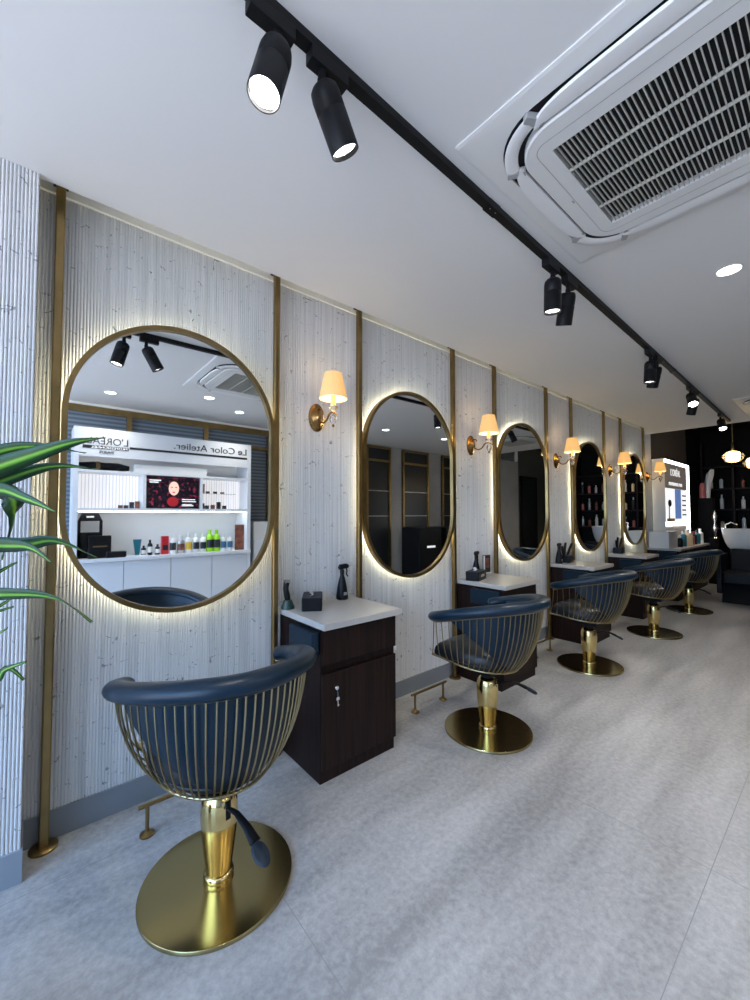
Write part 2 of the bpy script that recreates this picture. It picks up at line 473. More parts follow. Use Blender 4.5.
# ------------------------------------------------------------------ brass posts
def make_post(label):
    t = thing('brass_post', label, 'post', (0,0,0), 0, 'brass posts along the ribbed wall')
    MB().rbox((-.017, -.017, .012), (.017, .017, H - .008), .006).build('pole', M['brass'], t)
    MB().lathe([(.050, 0), (.050, .008), (.042, .013), (.026, .016)], seg=28).build('floor_flange', M['brass'], t)
    MB().box((-.027, -.024, H - .009), (.027, .040, H)).build('ceiling_flange', M['mblack'], t, label='dark ceiling plate')
    return t
post_labels = [
    'brass post nearest the left edge, behind the plant leaves and left of the largest mirror',
    'brass post between the largest mirror and the first lit wall lamp',
    'brass post right of the first wall lamp, left of the second mirror',
    'brass post right of the second mirror, left of the second wall lamp',
    'brass post right of the second wall lamp, left of the third mirror',
    'brass post right of the third mirror, left of the third wall lamp',
    'brass post right of the third wall lamp, left of the fourth mirror',
    'brass post right of the fourth mirror, left of the fourth wall lamp',
    'brass post right of the fourth wall lamp, left of the farthest mirror',
    'brass post right of the farthest mirror, last one before the ribbed wall ends']
p0 = None
for i, lab in enumerate(post_labels):
    x = S0 + (i // 2) * P + (i % 2) * A
    if p0 is None: p0 = make_post(lab); p0.location = (x, -.048, 0)
    else: dup(p0, (x, -.048, 0), label=lab)

# ------------------------------------------------------------------ mirrors
MT, MBT, MW = 2.342, .903, .993
def stadium(w, h, n=40, inset=0.):
    r = w/2 - inset; L = h/2 - w/2; pts = []
    for k in range(n + 1):
        t = PI * k / n; pts.append((r * math.cos(t), L + r * math.sin(t)))
    for k in range(n + 1):
        t = PI + PI * k / n; pts.append((r * math.cos(t), -L + r * math.sin(t)))
    return pts
def ring(w, h, inset, y0, y1):
    """frame ring: outer outline, inset inner outline, between y0 (room side) and y1"""
    o_ = stadium(w, h); i_ = stadium(w, h, inset=inset); n = len(o_)
    rows = [[(x, y0, z) for x, z in o_], [(x, y1, z) for x, z in o_], [(x, y1, z) for x, z in i_], [(x, y0, z) for x, z in i_], [(x, y0, z) for x, z in o_]]
    return MB().grid(rows, smooth=False, closed=True)
def make_mirror(label):
    t = thing('wall_mirror', label, 'mirror', (0, 0, (MT+MBT)/2), 0, 'backlit mirrors along the ribbed wall')
    h = MT - MBT
    ring(MW, h, .022, -.078, -.034).build('frame', M['brass'], t)
    MB().prism(stadium(MW, h, inset=.020), 1, -.062, -.058).build('mirror_glass', M['mirror'], t)
    MB().prism(stadium(MW, h, inset=.021), 1, -.0575, -.040).build('backing_board', M['mblack'], t)
    st = stadium(MW, h, n=36, inset=.040)
    MB().tube([(x, -.027, z) for x, z in st], .0055, seg=6, closed=True, up=(0, 1, 0)).build('light_strip', M['led'], t)
    return t
mir_labels = ['largest backlit mirror in brass oblong frame, behind the nearest chair, reflecting the white display unit',
    'second backlit mirror from the left, right of the first wall lamp and the nearest cabinet',
    'third backlit mirror from the left, beside the second wall lamp and behind the second cabinet',
    'fourth backlit mirror from the left, beside the third wall lamp, reflecting dark shelves',
    'farthest and smallest looking backlit mirror, just before the end of the ribbed wall']
m0 = None
for k, lab in enumerate(mir_labels):
    x = S0 + A/2 + k * P
    if m0 is None: m0 = make_mirror(lab); m0.location.x = x
    else: dup(m0, (x, 0, (MT+MBT)/2), label=lab)

# ------------------------------------------------------------------ wall lamps
def make_sconce(label):
    t = thing('wall_lamp', label, 'wall lamp', (0, 0, 0), 0, 'lit wall lamps with pleated shades')
    # origin at the back plate centre, wall behind at +y
    MB().lathe([(.060, 0), (.060, .006), (.052, .012), (.046, .013), (.040, .022), (.020, .030), (.012, .042)], axis=(0, -1, 0), seg=32, sx=1., sy=1.55).build('back_plate', M['copper'], t)
    arm = [(0, -.030, -.005), (.0, -.055, -.035), (0, -.090, -.048), (0, -.125, -.036), (0, -.145, -.012), (0, -.168, .0), (0, -.195, .0), (0, -.220, -.014), (0, -.236, -.026)]
    pts = []
    for i in range(len(arm) - 1):
        a, b = Vector(arm[i]), Vector(arm[i+1]); p_, n_ = Vector(arm[max(i-1,0)]), Vector(arm[min(i+2,len(arm)-1)])
        for k in range(4):
            u = k / 4
            pts.append(.5 * ((2*a) + (b-p_)*u + (2*p_-5*a+4*b-n_)*u*u + (3*a-p_-3*b+n_)*u**3))
    pts.append(Vector(arm[-1]))
    MB().tube(pts, [.0062] * (len(pts) - 6) + [.0058, .005, .0044, .004, .0035, .003], seg=8).build('arm', M['copper'], t)
    cur = [(0, -.04 - .028 * math.cos(a) , .03 + .022 * math.sin(a)) for a in [i * .45 for i in range(8)]]
    MB().tube(cur, [.006, .0058, .0055, .005, .0045, .004, .0035, .003], seg=8).build('scroll', M['copper'], t)
    cy = -.196
    MB().lathe([(.006, .000), (.013, .010), (.028, .020), (.030, .032), (.024, .040), (.010, .043)], c=(0, cy, 0), seg=20).build('candle_cup', M['crystal'], t)
    MB().lathe([(.013, .042), (.013, .120), (.009, .124)], c=(0, cy, 0), seg=14).build('candle_sleeve', M['candle'], t)
    MB().lathe([(.003, -.012), (.018, -.024), (.023, -.044), (.018, -.064), (.008, -.076), (.0, -.078)], c=(0, cy, 0), seg=10, smooth=False).build('crystal_drop', M['crystal'], t)
    MB().lathe([(.0, -.076), (.009, -.080), (.007, -.090), (.0, -.096)], c=(0, cy, 0), seg=10).build('finial', M['copper'], t)
    # pleated empire shade
    rows = []; n = 96
    for (r, z) in ((.088, .082), (.086, .088), (.054, .240), (.052, .244)):
        rows.append([((r + (.0012 if k % 2 else -.0008)) * math.cos(2*PI*k/n), cy + (r + (.0012 if k % 2 else -.0008)) * math.sin(2*PI*k/n), z) for k in range(n)])
    sh = MB().grid(rows, smooth=False, closed=True).build('lamp_shade', M['shade'], t)
    rows = [[((r) * math.cos(2*PI*k/48), cy + r * math.sin(2*PI*k/48), z) for k in range(48)] for r, z in ((.0855, .083), (.0515, .2425))]
    MB().grid(rows, closed=True).build('shade_lining', M['shadein'], sh)
    MB().tube([(.087*math.cos(a), cy + .087*math.sin(a), .084) for a in [2*PI*k/40 for k in range(40)]], .0022, seg=6, closed=True).build('shade_trim', M['whitebox'], sh)
    MB().lathe([(.0, .120), (.014, .126), (.022, .150), (.017, .175), (.0, .186)], c=(0, cy, 0), seg=14).build('bulb', M['globe'], t)
    return t
sc_labels = ['lit wall lamp nearest the camera, above the first cabinet',
    'second lit wall lamp, between the second and third mirrors above the second cabinet',
    'third lit wall lamp, between the third and fourth mirrors',
    'fourth lit wall lamp, between the fourth and farthest mirrors',
    'farthest lit wall lamp, beside the bright advertising light box']
s0 = None
SX = [1.405 + k * P for k in range(5)]
for k, lab in enumerate(sc_labels):
    if s0 is None: s0 = make_sconce(lab); s0.location = (SX[0], -.004, 2.025)
    else: dup(s0, (SX[k], -.004, 2.025), label=lab)

# ------------------------------------------------------------------ cabinets
CT = .828
def make_cabinet(label):
    t = thing('drawer_cabinet', label, 'cabinet', (0, 0, 0), 0, 'dark veneer cabinets below the wall lamps')
    # origin: back left floor corner; x 0..0.505, y 0..-0.48
    b = MB().box((0, -.462, 0), (.518, -.012, CT - .036))
    b.build('body', M['veneer'], t, bevel=.0015)
    MB().box((.002, -.482, .605), (.516, -.463, CT - .045)).build('drawer', M['veneer'], t, bevel=.002)
    d = MB().box((.002, -.482, .075), (.516, -.463, .560)).build('door', M['veneer'], t, bevel=.002)
    lk = MB().lathe([(.013, 0), (.013, .006), (.010, .012), (.0, .013)], c=(.085, -.482, .478), axis=(0, -1, 0), seg=20).build('lock', M['chrome'], d)
    k = MB().lathe([(.011, 0), (.011, .002)], c=(.085, -.498, .425), axis=(0, -1, 0), seg=16).box((.082, -.500, .385), (.088, -.498, .42)).box((.088, -.5, .388), (.093, -.498, .395))
    k.tube([(.085, -.4985, .424 + 0), (.085, -.4985, .455), (.085, -.492, .468)], .0015, seg=6)
    k.build('key', M['chrome'], d)
    MB().rbox((-.012, -.515, CT - .034), (.535, -.008, CT), .004).build('worktop', M['worktop'], t, bevel=.002)
    MB().box((.518, -.47, .575), (.534, -.43, .60)).build('white_bracket', M['whitep'], t, label='small white bracket')
    # open-topped leather dryer holder on the side
    hb = MB().rbox((-.045, -.46, .66), (-.001, -.20, .775), .012)
    hb.build('dryer_holder', M['leather'], t, bevel=.003)
    return t
cab_labels = ['dark wooden cabinet nearest the camera, with a key in the lock of its door',
    'second dark wooden cabinet from the camera, behind the second chair',
    'third dark wooden cabinet from the camera, behind the third chair',
    'fourth dark wooden cabinet from the camera, before the farthest mirror',
    'farthest dark wooden cabinet, carrying a white carton']
c0 = None
CX = [1.150 + k * P for k in range(5)]
for k, lab in enumerate(cab_labels):
    if c0 is None: c0 = make_cabinet(lab); c0.location = (CX[0], -.0, 0)
    else: dup(c0, (CX[k], 0, 0), label=lab)

# things on the worktops -------------------------------------------------
def spray(loc, label, rz=0.):
    t = thing('spray_bottle', label, 'spray bottle', loc, rz)
    MB().lathe([(.036, 0), (.040, .006), (.040, .02), (.030, .09), (.020, .135), (.013, .16), (.013, .168)], seg=24).build('bottle', M['black'], t)
    MB().box((-.0125, -.0005, .03), (.0125, .0005, .05)).xf(Matrix.Translation((0, -.0375, 0))).build('printed_mark', M['texts'], t)
    n = MB().lathe([(.014, .165), (.015, .178), (.012, .195)], seg=16)
    n.prism([(-.020, .195), (.045, .203), (.050, .222), (.030, .232), (-.016, .228), (-.028, .212)], 1, -.010, .010)
    h = n.build('spray_head', M['black'], t)
    MB().tube([(.032, 0, .205), (.040, 0, .185), (.036, 0, .160), (.048, 0, .145)], .0045, seg=8).build('trigger', M['black'], h)
    return t
def tissue_box(loc, rz, label, s=1.):
    t = thing('tissue_box', label, 'tissue box', loc, rz)
    MB().rbox((-.115*s, -.065*s, 0), (.115*s, .065*s, .085*s), .008).build('box', M['black'], t, bevel=.004)
    MB().lathe([(.045, 0), (.045, .0012)], c=(0, 0, .085*s), seg=24, sx=1.3, sy=.35).build('slot', M['mblack'], t)
    rows = []
    for i in range(6):
        u = i / 5
        rows.append([((-.05 + .10*v/7) * (1 - .35*u), (.010*math.sin(v*1.7 + i)) + .012*u, .084*s + .030*u*math.sin(PI*(v + .7)/8.4)) for v in range(8)])
    MB().grid(rows).build('tissue', M['tissue'], t)
    MB().box((-.045, -.0658*s, .03), (.045, -.0652*s, .05)).build('printed_mark', M['texts'], t)
    return t
tissue_box((CX[0] + .145, -.145, CT), .98, 'black tissue box with white tissue on the nearest cabinet', .9)
spray((CX[0] + .425, -.060, CT), 'black spray bottle standing right of the tissue box on the nearest cabinet')
t = thing('hair_clipper', 'dark green hair clipper standing in its charging cradle at the back of the nearest cabinet', 'hair clipper', (CX[0] + .02, -.07, CT))
MB().lathe([(.040, 0), (.040, .012), (.030, .035), (.024, .05)], seg=20).build('charging_cradle', M['green'], t)
cl = MB().tube([(0, 0, .03), (-.004, 0, .07), (-.014, 0, .12), (-.008, 0, .155)], [.015, .018, .016, .017], seg=12)
cb = cl.build('body', M['black'], t)
MB().box((-.022, -.012, .150), (.008, .012, .172)).build('blade', M['steel'], cb)
# second cabinet
tissue_box((CX[1] + .10, -.16, CT), .3, 'black tissue box on the second cabinet', .9)
spray((CX[1] + .20, -.09, CT), 'black spray bottle on the second cabinet, beside a leaflet stand', .2)
t = thing('leaflet_stand', 'clear leaflet stand with a dark red card on the second cabinet', 'leaflet stand', (CX[1] + .36, -.09, CT), -.1)
MB().box((-.052, -.03, 0), (.052, .035, .004)).box((-.052, .0, 0), (.052, .004, .19)).build('holder', M['crystal'], t)
lf = MB().box((-.048, -.003, .03), (.048, -.0005, .185)).build('leaflet', M['darkp'], t)
MB().box((-.02, -.004, .07), (.03, -.003, .16)).build('printed_picture', M['copperp'], lf)
MB().box((-.045, -.004, .035), (-.025, -.003, .18)).build('printed_band', M['whitep'], lf)
# third cabinet: tool caddy and bottle
def caddy(loc, label):
    t = thing('tool_caddy', label, 'tool caddy', loc, .15)
    MB().rbox((-.09, -.06, 0), (.09, .06, .08), .012).build('box', M['black'], t, bevel=.004)
    for x, y, tilt, hh in ((-.05, .01, -.1, .12), (0, .02, .05, .15), (.045, .0, .2, .13)):
        MB().tube([(x, y, .07), (x + tilt*.5, y, .07 + hh*.6), (x + tilt*.8 + .02, y, .07 + hh)], [.012, .015, .013], seg=10).build('tool_handle', M['black'], t)
    return t
caddy((CX[2] + .27, -.10, CT), 'black caddy of styling tools on the third cabinet')
spray((CX[2] + .09, -.10, CT), 'black spray bottle on the third cabinet, left of the tool caddy')
caddy((CX[3] + .26, -.10, CT), 'black caddy of styling tools on the fourth cabinet')
t = thing('white_carton', 'large blank white carton standing on the farthest cabinet', 'carton', (CX[4] + .20, -.22, CT))
MB().box((-.20, -.14, 0), (.30, .14, .27)).build('box', M['whitebox'], t, bevel=.003)
MB().box((-.20, -.003, .270), (.30, .003, .2705)).build('lid_seam', M['steel'], t)

# ------------------------------------------------------------------ salon chairs
def rim(t, a, b, L, inw, zb, zf, zp=1.3, dy=0.):
    """U outline, t in degrees from the back centre (-130..130)"""
    s = 1 if t >= 0 else -1; u = abs(t)
    if u <= 90:
        x = a * math.sin(math.radians(u)); y = -b * math.cos(math.radians(u))
    else:
        q = (u - 90) / 40
        x = a - inw * q * q; y = L * q
    k = (y + b) / (b + L)
    return Vector((s * x, y + dy, zb + (zf - zb) * max(0, k) ** zp))
RA = dict(a=.342, b=.440, L=.105, inw=.045, zb=.857, zf=.738, dy=.083)
RB = dict(a=.232, b=.325, L=.120, inw=-.020, zb=.430, zf=.472, dy=.125)
def make_chair(label):
    t = thing('salon_chair', label, 'salon chair', (0,0,0), 0, 'brass wire salon chairs facing the mirrors')
    MB().lathe([(.270, 0), (.273, .002), (.273, .0135), (.2715, .015), (.2708, .0152), (.2700, .01525), (.20, .0155), (.08, .0158), (.056, .016), (0.0, .016)], seg=72).build('base_plate', M['plate'], t)
    MB().lathe([(.053, .0155), (.055, .028), (.053, .036), (.046, .040), (.048, .06), (.057, .13), (.064, .19), (.067, .225)], seg=36).build('column_sleeve', M['gold'], t)
    MB().lathe([(.0672, .225), (.068, .26), (.066, .30), (.058, .326), (.046, .340), (.034, .346), (.034, .40)], seg=36).build('column_cap', M['gold'], t)
    # seat mount and lever
    MB().box((-.10, -.10, .385), (.10, .10, .438)).lathe([(.040, .34), (.040, .386)], seg=20).build('seat_mount', M['mblack'], t)
    lv = [(.045, -.036, .292), (.10, -.081, .305), (.155, -.126, .292), (.195, -.158, .268)]
    l = MB().tube(lv, [.007, .009, .012, .016], seg=10, sx=1.3, sz=.7, up=(0, 0, 1))
    lo = l.build('pump_lever', M['mblack'], t)
    pd = MB().lathe([(0, -.010), (.024, -.008), (.029, 0), (.024, .008), (0, .010)], seg=20, sx=1.5, sy=1.)
    pd.xf(Matrix.Translation((.222, -.180, .248)) @ Matrix.Rotation(-.68, 4, 'Z') @ Matrix.Rotation(.5, 4, 'Y')).build('foot_paddle', M['rubber'], lo)
    sl = MB().rbox((.050, -.010, .255), (.070, .010, .318), .004)
    sl.xf(Matrix.Rotation(-.68, 4, 'Z')).build('lever_slot', M['mblack'], t)
    # seat frame and bars
    ts = [-130 + 260 * i / 60 for i in range(61)]
    def bot(tt): return rim(tt, **RB)
    def top(tt): return rim(tt, **RA)
    ring_ = [bot(tt) for tt in ts]
    MB().tube(ring_, .006, seg=8).build('lower_rail', M['wire'], t)
    MB().tube([bot(-130), bot(130)], .006, seg=8).build('front_rail', M['wire'], t)
    MB().tube([top(tt) - Vector((0, 0, .032)) for tt in ts], .0075, seg=8).build('upper_rail', M['wire'], t)
    NB = 38
    tl = [-129.5 + 259 * i / 400 for i in range(401)]; acc = [0]
    for i in range(400): acc.append(acc[-1] + (top(tl[i+1]) - top(tl[i])).length)
    for i in range(NB):
        q_ = 2 * i / (NB - 1) - 1
        want = acc[-1] * (.5 + .5 * (.72 * q_ + .28 * q_ ** 3))
        tt = tl[min(range(401), key=lambda k: abs(acc[k] - want))]
        a_, b_ = top(tt) - Vector((0, 0, .034)), bot(tt)
        c_ = Vector((b_.x + (a_.x - b_.x) * .82, b_.y + (a_.y - b_.y) * .82, b_.z + (a_.z - b_.z) * .30))
        pts = [(1-u)**2 * a_ + 2*u*(1-u) * c_ + u*u * b_ for u in [k / 9 for k in range(10)]]
        MB().tube(pts, .0033, seg=6).build('bar', M['wire'], t)
    # padded arm roll (rounded ends)
    path = []; rr = []
    tt2 = [-131.5, -131, -130, -128.5, -126] + [-122 + 244 * i / 48 for i in range(49)] + [126, 128.5, 130, 131, 131.5]
    rad = [.010, .020, .028, .033, .035] + [.0355 + .003 * math.cos(math.radians((-122 + 244*i/48) * .7)) for i in range(49)] + [.035, .033, .028, .020, .010]
    for q in tt2: path.append(top(q))
    MB().tube(path, rad, seg=18, sx=1.12, sz=.88, up=(0, 0, 1)).build('arm_roll', M['leather'], t)
    # inner upholstered backrest shell
    rows_in, rows_out = [], []
    nz = 9
    for j in range(41):
        tt = -86 + 172 * j / 40
        a_, b_ = top(tt), bot(tt)
        k = (abs(tt) / 86) ** 1.35
        rin, rout = [], []
        for i in range(nz):
            u = i / (nz - 1) * (1 - .96 * k) if True else 0
            u = u * .97
            c_ = Vector((b_.x + (a_.x - b_.x) * .82, b_.y + (a_.y - b_.y) * .82, b_.z + (a_.z - b_.z) * .30))
            p = (1-u)**2 * a_ + 2*u*(1-u) * c_ + u*u * b_
            n = Vector((p.x, p.y, 0)).normalized()
            rout.append(p - n * .012); rin.append(p - n * (.040 + .012 * math.sin(PI * i / (nz-1))))
        rows_in.append(rin); rows_out.append(rout)
    sh = MB().grid(rows_out).grid(rows_in)
    no = len(rows_out) * nz
    for j in range(40):        # close the bottom rim
        sh.f.append((j*nz + nz-1, (j+1)*nz + nz-1, no + (j+1)*nz + nz-1, no + j*nz + nz-1)); sh.sm.append(True)
    for e in (0, 40):
        for i in range(nz-1):
            sh.f.append((e*nz + i, e*nz + i+1, no + e*nz + i+1, no + e*nz + i)); sh.sm.append(True)
    back = sh.build('backrest', M['leather'], t)
    edge = [rows_in[j][-1].lerp(rows_out[j][-1], .5) for j in range(41)]
    MB().tube(edge, .005, seg=6).build('piping', M['leather'], back)
    # domed seat cushion
    def outline(sc, z):
        pts = []
        for q in [-130 + 260 * i / 40 for i in range(41)]:
            p = rim(q, a=.226, b=.300, L=.145, dy=.10, inw=.0, zb=0, zf=0); pts.append((p.x * sc, p.y * sc + .0, z + .07 * max(0, (p.y * sc + .15)) * (.9 if z < .45 else .5)))
        for i in range(1, 8):
            u = i / 8; p1 = Vector(pts[40]); p2 = Vector(pts[0])
            q = p1.lerp(p2, u); pts.append((q.x, q.y + .028 * math.sin(PI * u) * sc, q.z))
        return pts
    prof = [(.80, .436), (.90, .437), (.96, .441), (1.0, .452), (1.01, .478), (.985, .505), (.92, .528), (.78, .545), (.58, .555), (.35, .560), (.12, .562)]
    rows = [outline(s_, z_) for s_, z_ in prof]
    cu = MB().grid(rows, closed=True)
    o_ = len(cu.v) - len(rows[-1]); cu.f.append(tuple(o_ + i for i in range(len(rows[-1])))); cu.sm.append(True)
    cu.f.append(tuple(range(len(rows[0])))[::-1]); cu.sm.append(False)
    seat = cu.build('seat', M['seat'], t)
    MB().tube([(x, y, z) for x, y, z in outline(1.004, .462)], .004, seg=6, closed=True).build('piping', M['seat'], seat)
    return t
chairs = [((.568, -.662), -5, 'nearest salon chair with navy leather arm roll, in front of the largest mirror'),
          ((2.262, -.710), -1, 'second salon chair from the camera, in front of the second mirror'),
          ((3.930, -.670), 2, 'third salon chair from the camera, in front of the third mirror'),
          ((5.560, -.740), 0, 'fourth salon chair from the camera, in front of the fourth mirror'),
          ((7.230, -.720), -2, 'farthest salon chair, in front of the farthest mirror')]
ch0 = None
for (x, y), r, lab in chairs:
    if ch0 is None: ch0 = make_chair(lab); ch0.location = (x, y, 0); ch0.rotation_euler.z = math.radians(r)
    else: dup(ch0, (x, y, 0), math.radians(r), label=lab)

for o in C.objects:      # the pump of the nearest chair is turned differently
    if o.parent is ch0 and o.name.split('.')[0] in ('pump_lever', 'lever_slot'): o.rotation_euler.z = math.radians(-38)

# ------------------------------------------------------------------ foot rests
def make_rest(label):
    t = thing('foot_rest', label, 'foot rest', (0,0,0), 0, 'brass foot rests by the wall')
    MB().tube([(-.185, 0, .125), (.185, 0, .125)], .0085, seg=12).build('rail', M['brass'], t)
    for x in (-.15, .15):
        MB().lathe([(.0085, .008), (.0085, .122)], c=(x, 0, 0), seg=12).build('leg', M['brass'], t)
        MB().lathe([(.030, 0), (.030, .006), (.020, .010), (.012, .018)], c=(x, 0, 0), seg=20).build('floor_flange', M['brass'], t)
    return t
fr_labels = ['brass foot rest below the largest mirror, half hidden by the nearest chair',
             'brass foot rest between the nearest cabinet and the second chair',
             'brass foot rest behind the third chair', 'brass foot rest behind the fourth chair']
f0 = None
for k, lab in enumerate(fr_labels):
    loc = (.555 + k * P, -.245, 0)
    if f0 is None: f0 = make_rest(lab); f0.location = loc
    else: dup(f0, loc, label=lab)

# ------------------------------------------------------------------ track and spots
def ty(x): return -1.290 + (x - .37) * .0188
t = thing('lighting_track', 'long black ceiling track carrying the spotlights', 'lighting track', (0, 0, HC))
MB().add([(.1, ty(.1) - .018, -.030), (.1, ty(.1) + .018, -.030), (.1, ty(.1) + .018, 0), (.1, ty(.1) - .018, 0),
          (7.75, ty(7.75) - .018, -.030), (7.75, ty(7.75) + .018, -.030), (7.75, ty(7.75) + .018, 0), (7.75, ty(7.75) - .018, 0)],
         [(0,1,2,3), (4,7,6,5), (0,4,5,1), (1,5,6,2), (2,6,7,3), (3,7,4,0)]).build('rail', M['mblack'], t, bevel=.001)
for xx in (1.52, 4.6):
    j = MB().box((xx - .04, ty(xx) - .020, -.033), (xx + .04, ty(xx) + .020, -.001)).build('joint', M['mblack'], t)
    for dx in (-.02, .02):
        MB().lathe([(.003, 0), (.003, .0015)], c=(xx + dx, ty(xx) - .006, -.0335), seg=8).build('screw', M['steel'], j)
def spot(x, dirv, label, lit, power, dz=.0, off=0., adir=1):
    y = ty(x)
    t = thing('track_spotlight', label, 'spotlight', (x, y, HC - .030), 0, 'black spotlights on the ceiling track')
    MB().rbox((-.085 if adir > 0 else -.045, -.019, -.036), (.045 if adir > 0 else .085, .019, 0), .003).build('adapter', M['mblack'], t, bevel=.002)
    MB().lathe([(.012, -.036), (.012, -.060), (.014, -.062), (.014, -.078), (.008, -.085)], seg=16).build('swivel', M['mblack'], t)
    dv = Vector(dirv).normalized()
    piv = Vector((0, 0, -.078))
    side = Vector((0, 0, 1)).cross(dv)
    a0 = piv + dv * -.0 ; L = .176; r = .044
    hd = MB().lathe([(0, 0), (r*.72, .002), (r*.93, .012), (r, .030), (r, .068), (r*.965, .070), (r*.965, .073), (r, .075), (r, L), (r*.93, L), (r*.90, L - .012)], c=a0, axis=dv, seg=32)
    h = hd.build('lamp_head', M['mblack'], t)
    MB().lathe([(0, L - .016), (r*.90, L - .012)], c=a0, axis=dv, seg=28).build('lens', M['spoton'] if lit else M['spotdim'], h)
    l = bpy.data.lights.new('spot', 'SPOT'); l.energy = power; l.spot_size = math.radians(70); l.spot_blend = .6
    l.shadow_soft_size = .04; l.color = (1., .95, .88)
    lo = bpy.data.objects.new('spot_beam', l); C.objects.link(lo)
    p = Vector(t.location) + a0 + dv * (L + .01)
    lo.location = p; lo.rotation_euler = dv.to_track_quat('-Z', 'Y').to_euler()
    return t
SPW = 20
spot(.478, (-.25, -.06, -.97), 'black track spotlight nearest the camera, its bright lens turned to the camera', True, SPW)
spot(.622, (.48, .0, -.86), 'black track spotlight second from the camera, tilted towards the mirrors', False, SPW, adir=-1)
spot(2.11, (.04, .05, -1.), 'black track spotlight pointing straight down beside the air conditioner', False, SPW)
spot(2.30, (.30, .30, -.9), 'black track spotlight tilted away, just behind the one beside the air conditioner', False, SPW, adir=-1)
spot(3.88, (.02, .06, -1.), 'black track spotlight pointing down in the middle of the track', False, SPW)
spot(4.06, (.30, .30, -.9), 'black track spotlight tilted away, behind the one in the middle of the track', False, SPW, adir=-1)
spot(5.30, (-.60, -.25, -.76), 'bright glaring track spotlight, second from the far end of the track', True, SPW)
spot(5.52, (.30, .30, -.9), 'black track spotlight just behind the glaring one', False, SPW, adir=-1)
spot(7.05, (-.55, -.2, -.8), 'bright track spotlight at the far end of the track', True, SPW)

# ------------------------------------------------------------------ ceiling downlights
dl = [(2.96, -1.857, 'round ceiling downlight at the right edge beside the air conditioner', 1),
      (.627, -3.208, 'round ceiling downlight reflected at the left of the largest mirror', 0),
      (1.545, -2.703, 'round ceiling downlight reflected in the middle of the largest mirror', 0),
      (2.078, -3.135, 'round ceiling downlight reflected at the right of the largest mirror', 0),
      (4.34, -2.71, 'round ceiling downlight reflected at the left of the second mirror', 0),
      (5.70, -2.627, 'round ceiling downlight reflected at the right of the second mirror', 0)]
for x, y, lab, _ in dl:
    t = thing('ceiling_downlight', lab, 'downlight', (x, y, HC), 0, 'round ceiling downlights')
    MB().lathe([(.062, -.0005), (.062, -.004), (.056, -.006), (.052, -.003)], seg=32).build('trim_ring', M['acw'], t)
    MB().lathe([(.0, -.0045), (.052, -.0035)], seg=28).build('lens', M['down'], t)
    l = bpy.data.lights.new('down', 'SPOT'); l.energy = 27; l.spot_size = math.radians(120); l.spot_blend = .8
    l.shadow_soft_size = .05; l.color = (1., .95, .88)
    lo = bpy.data.objects.new('downlight_beam', l); C.objects.link(lo); lo.location = (x, y, HC - .012)

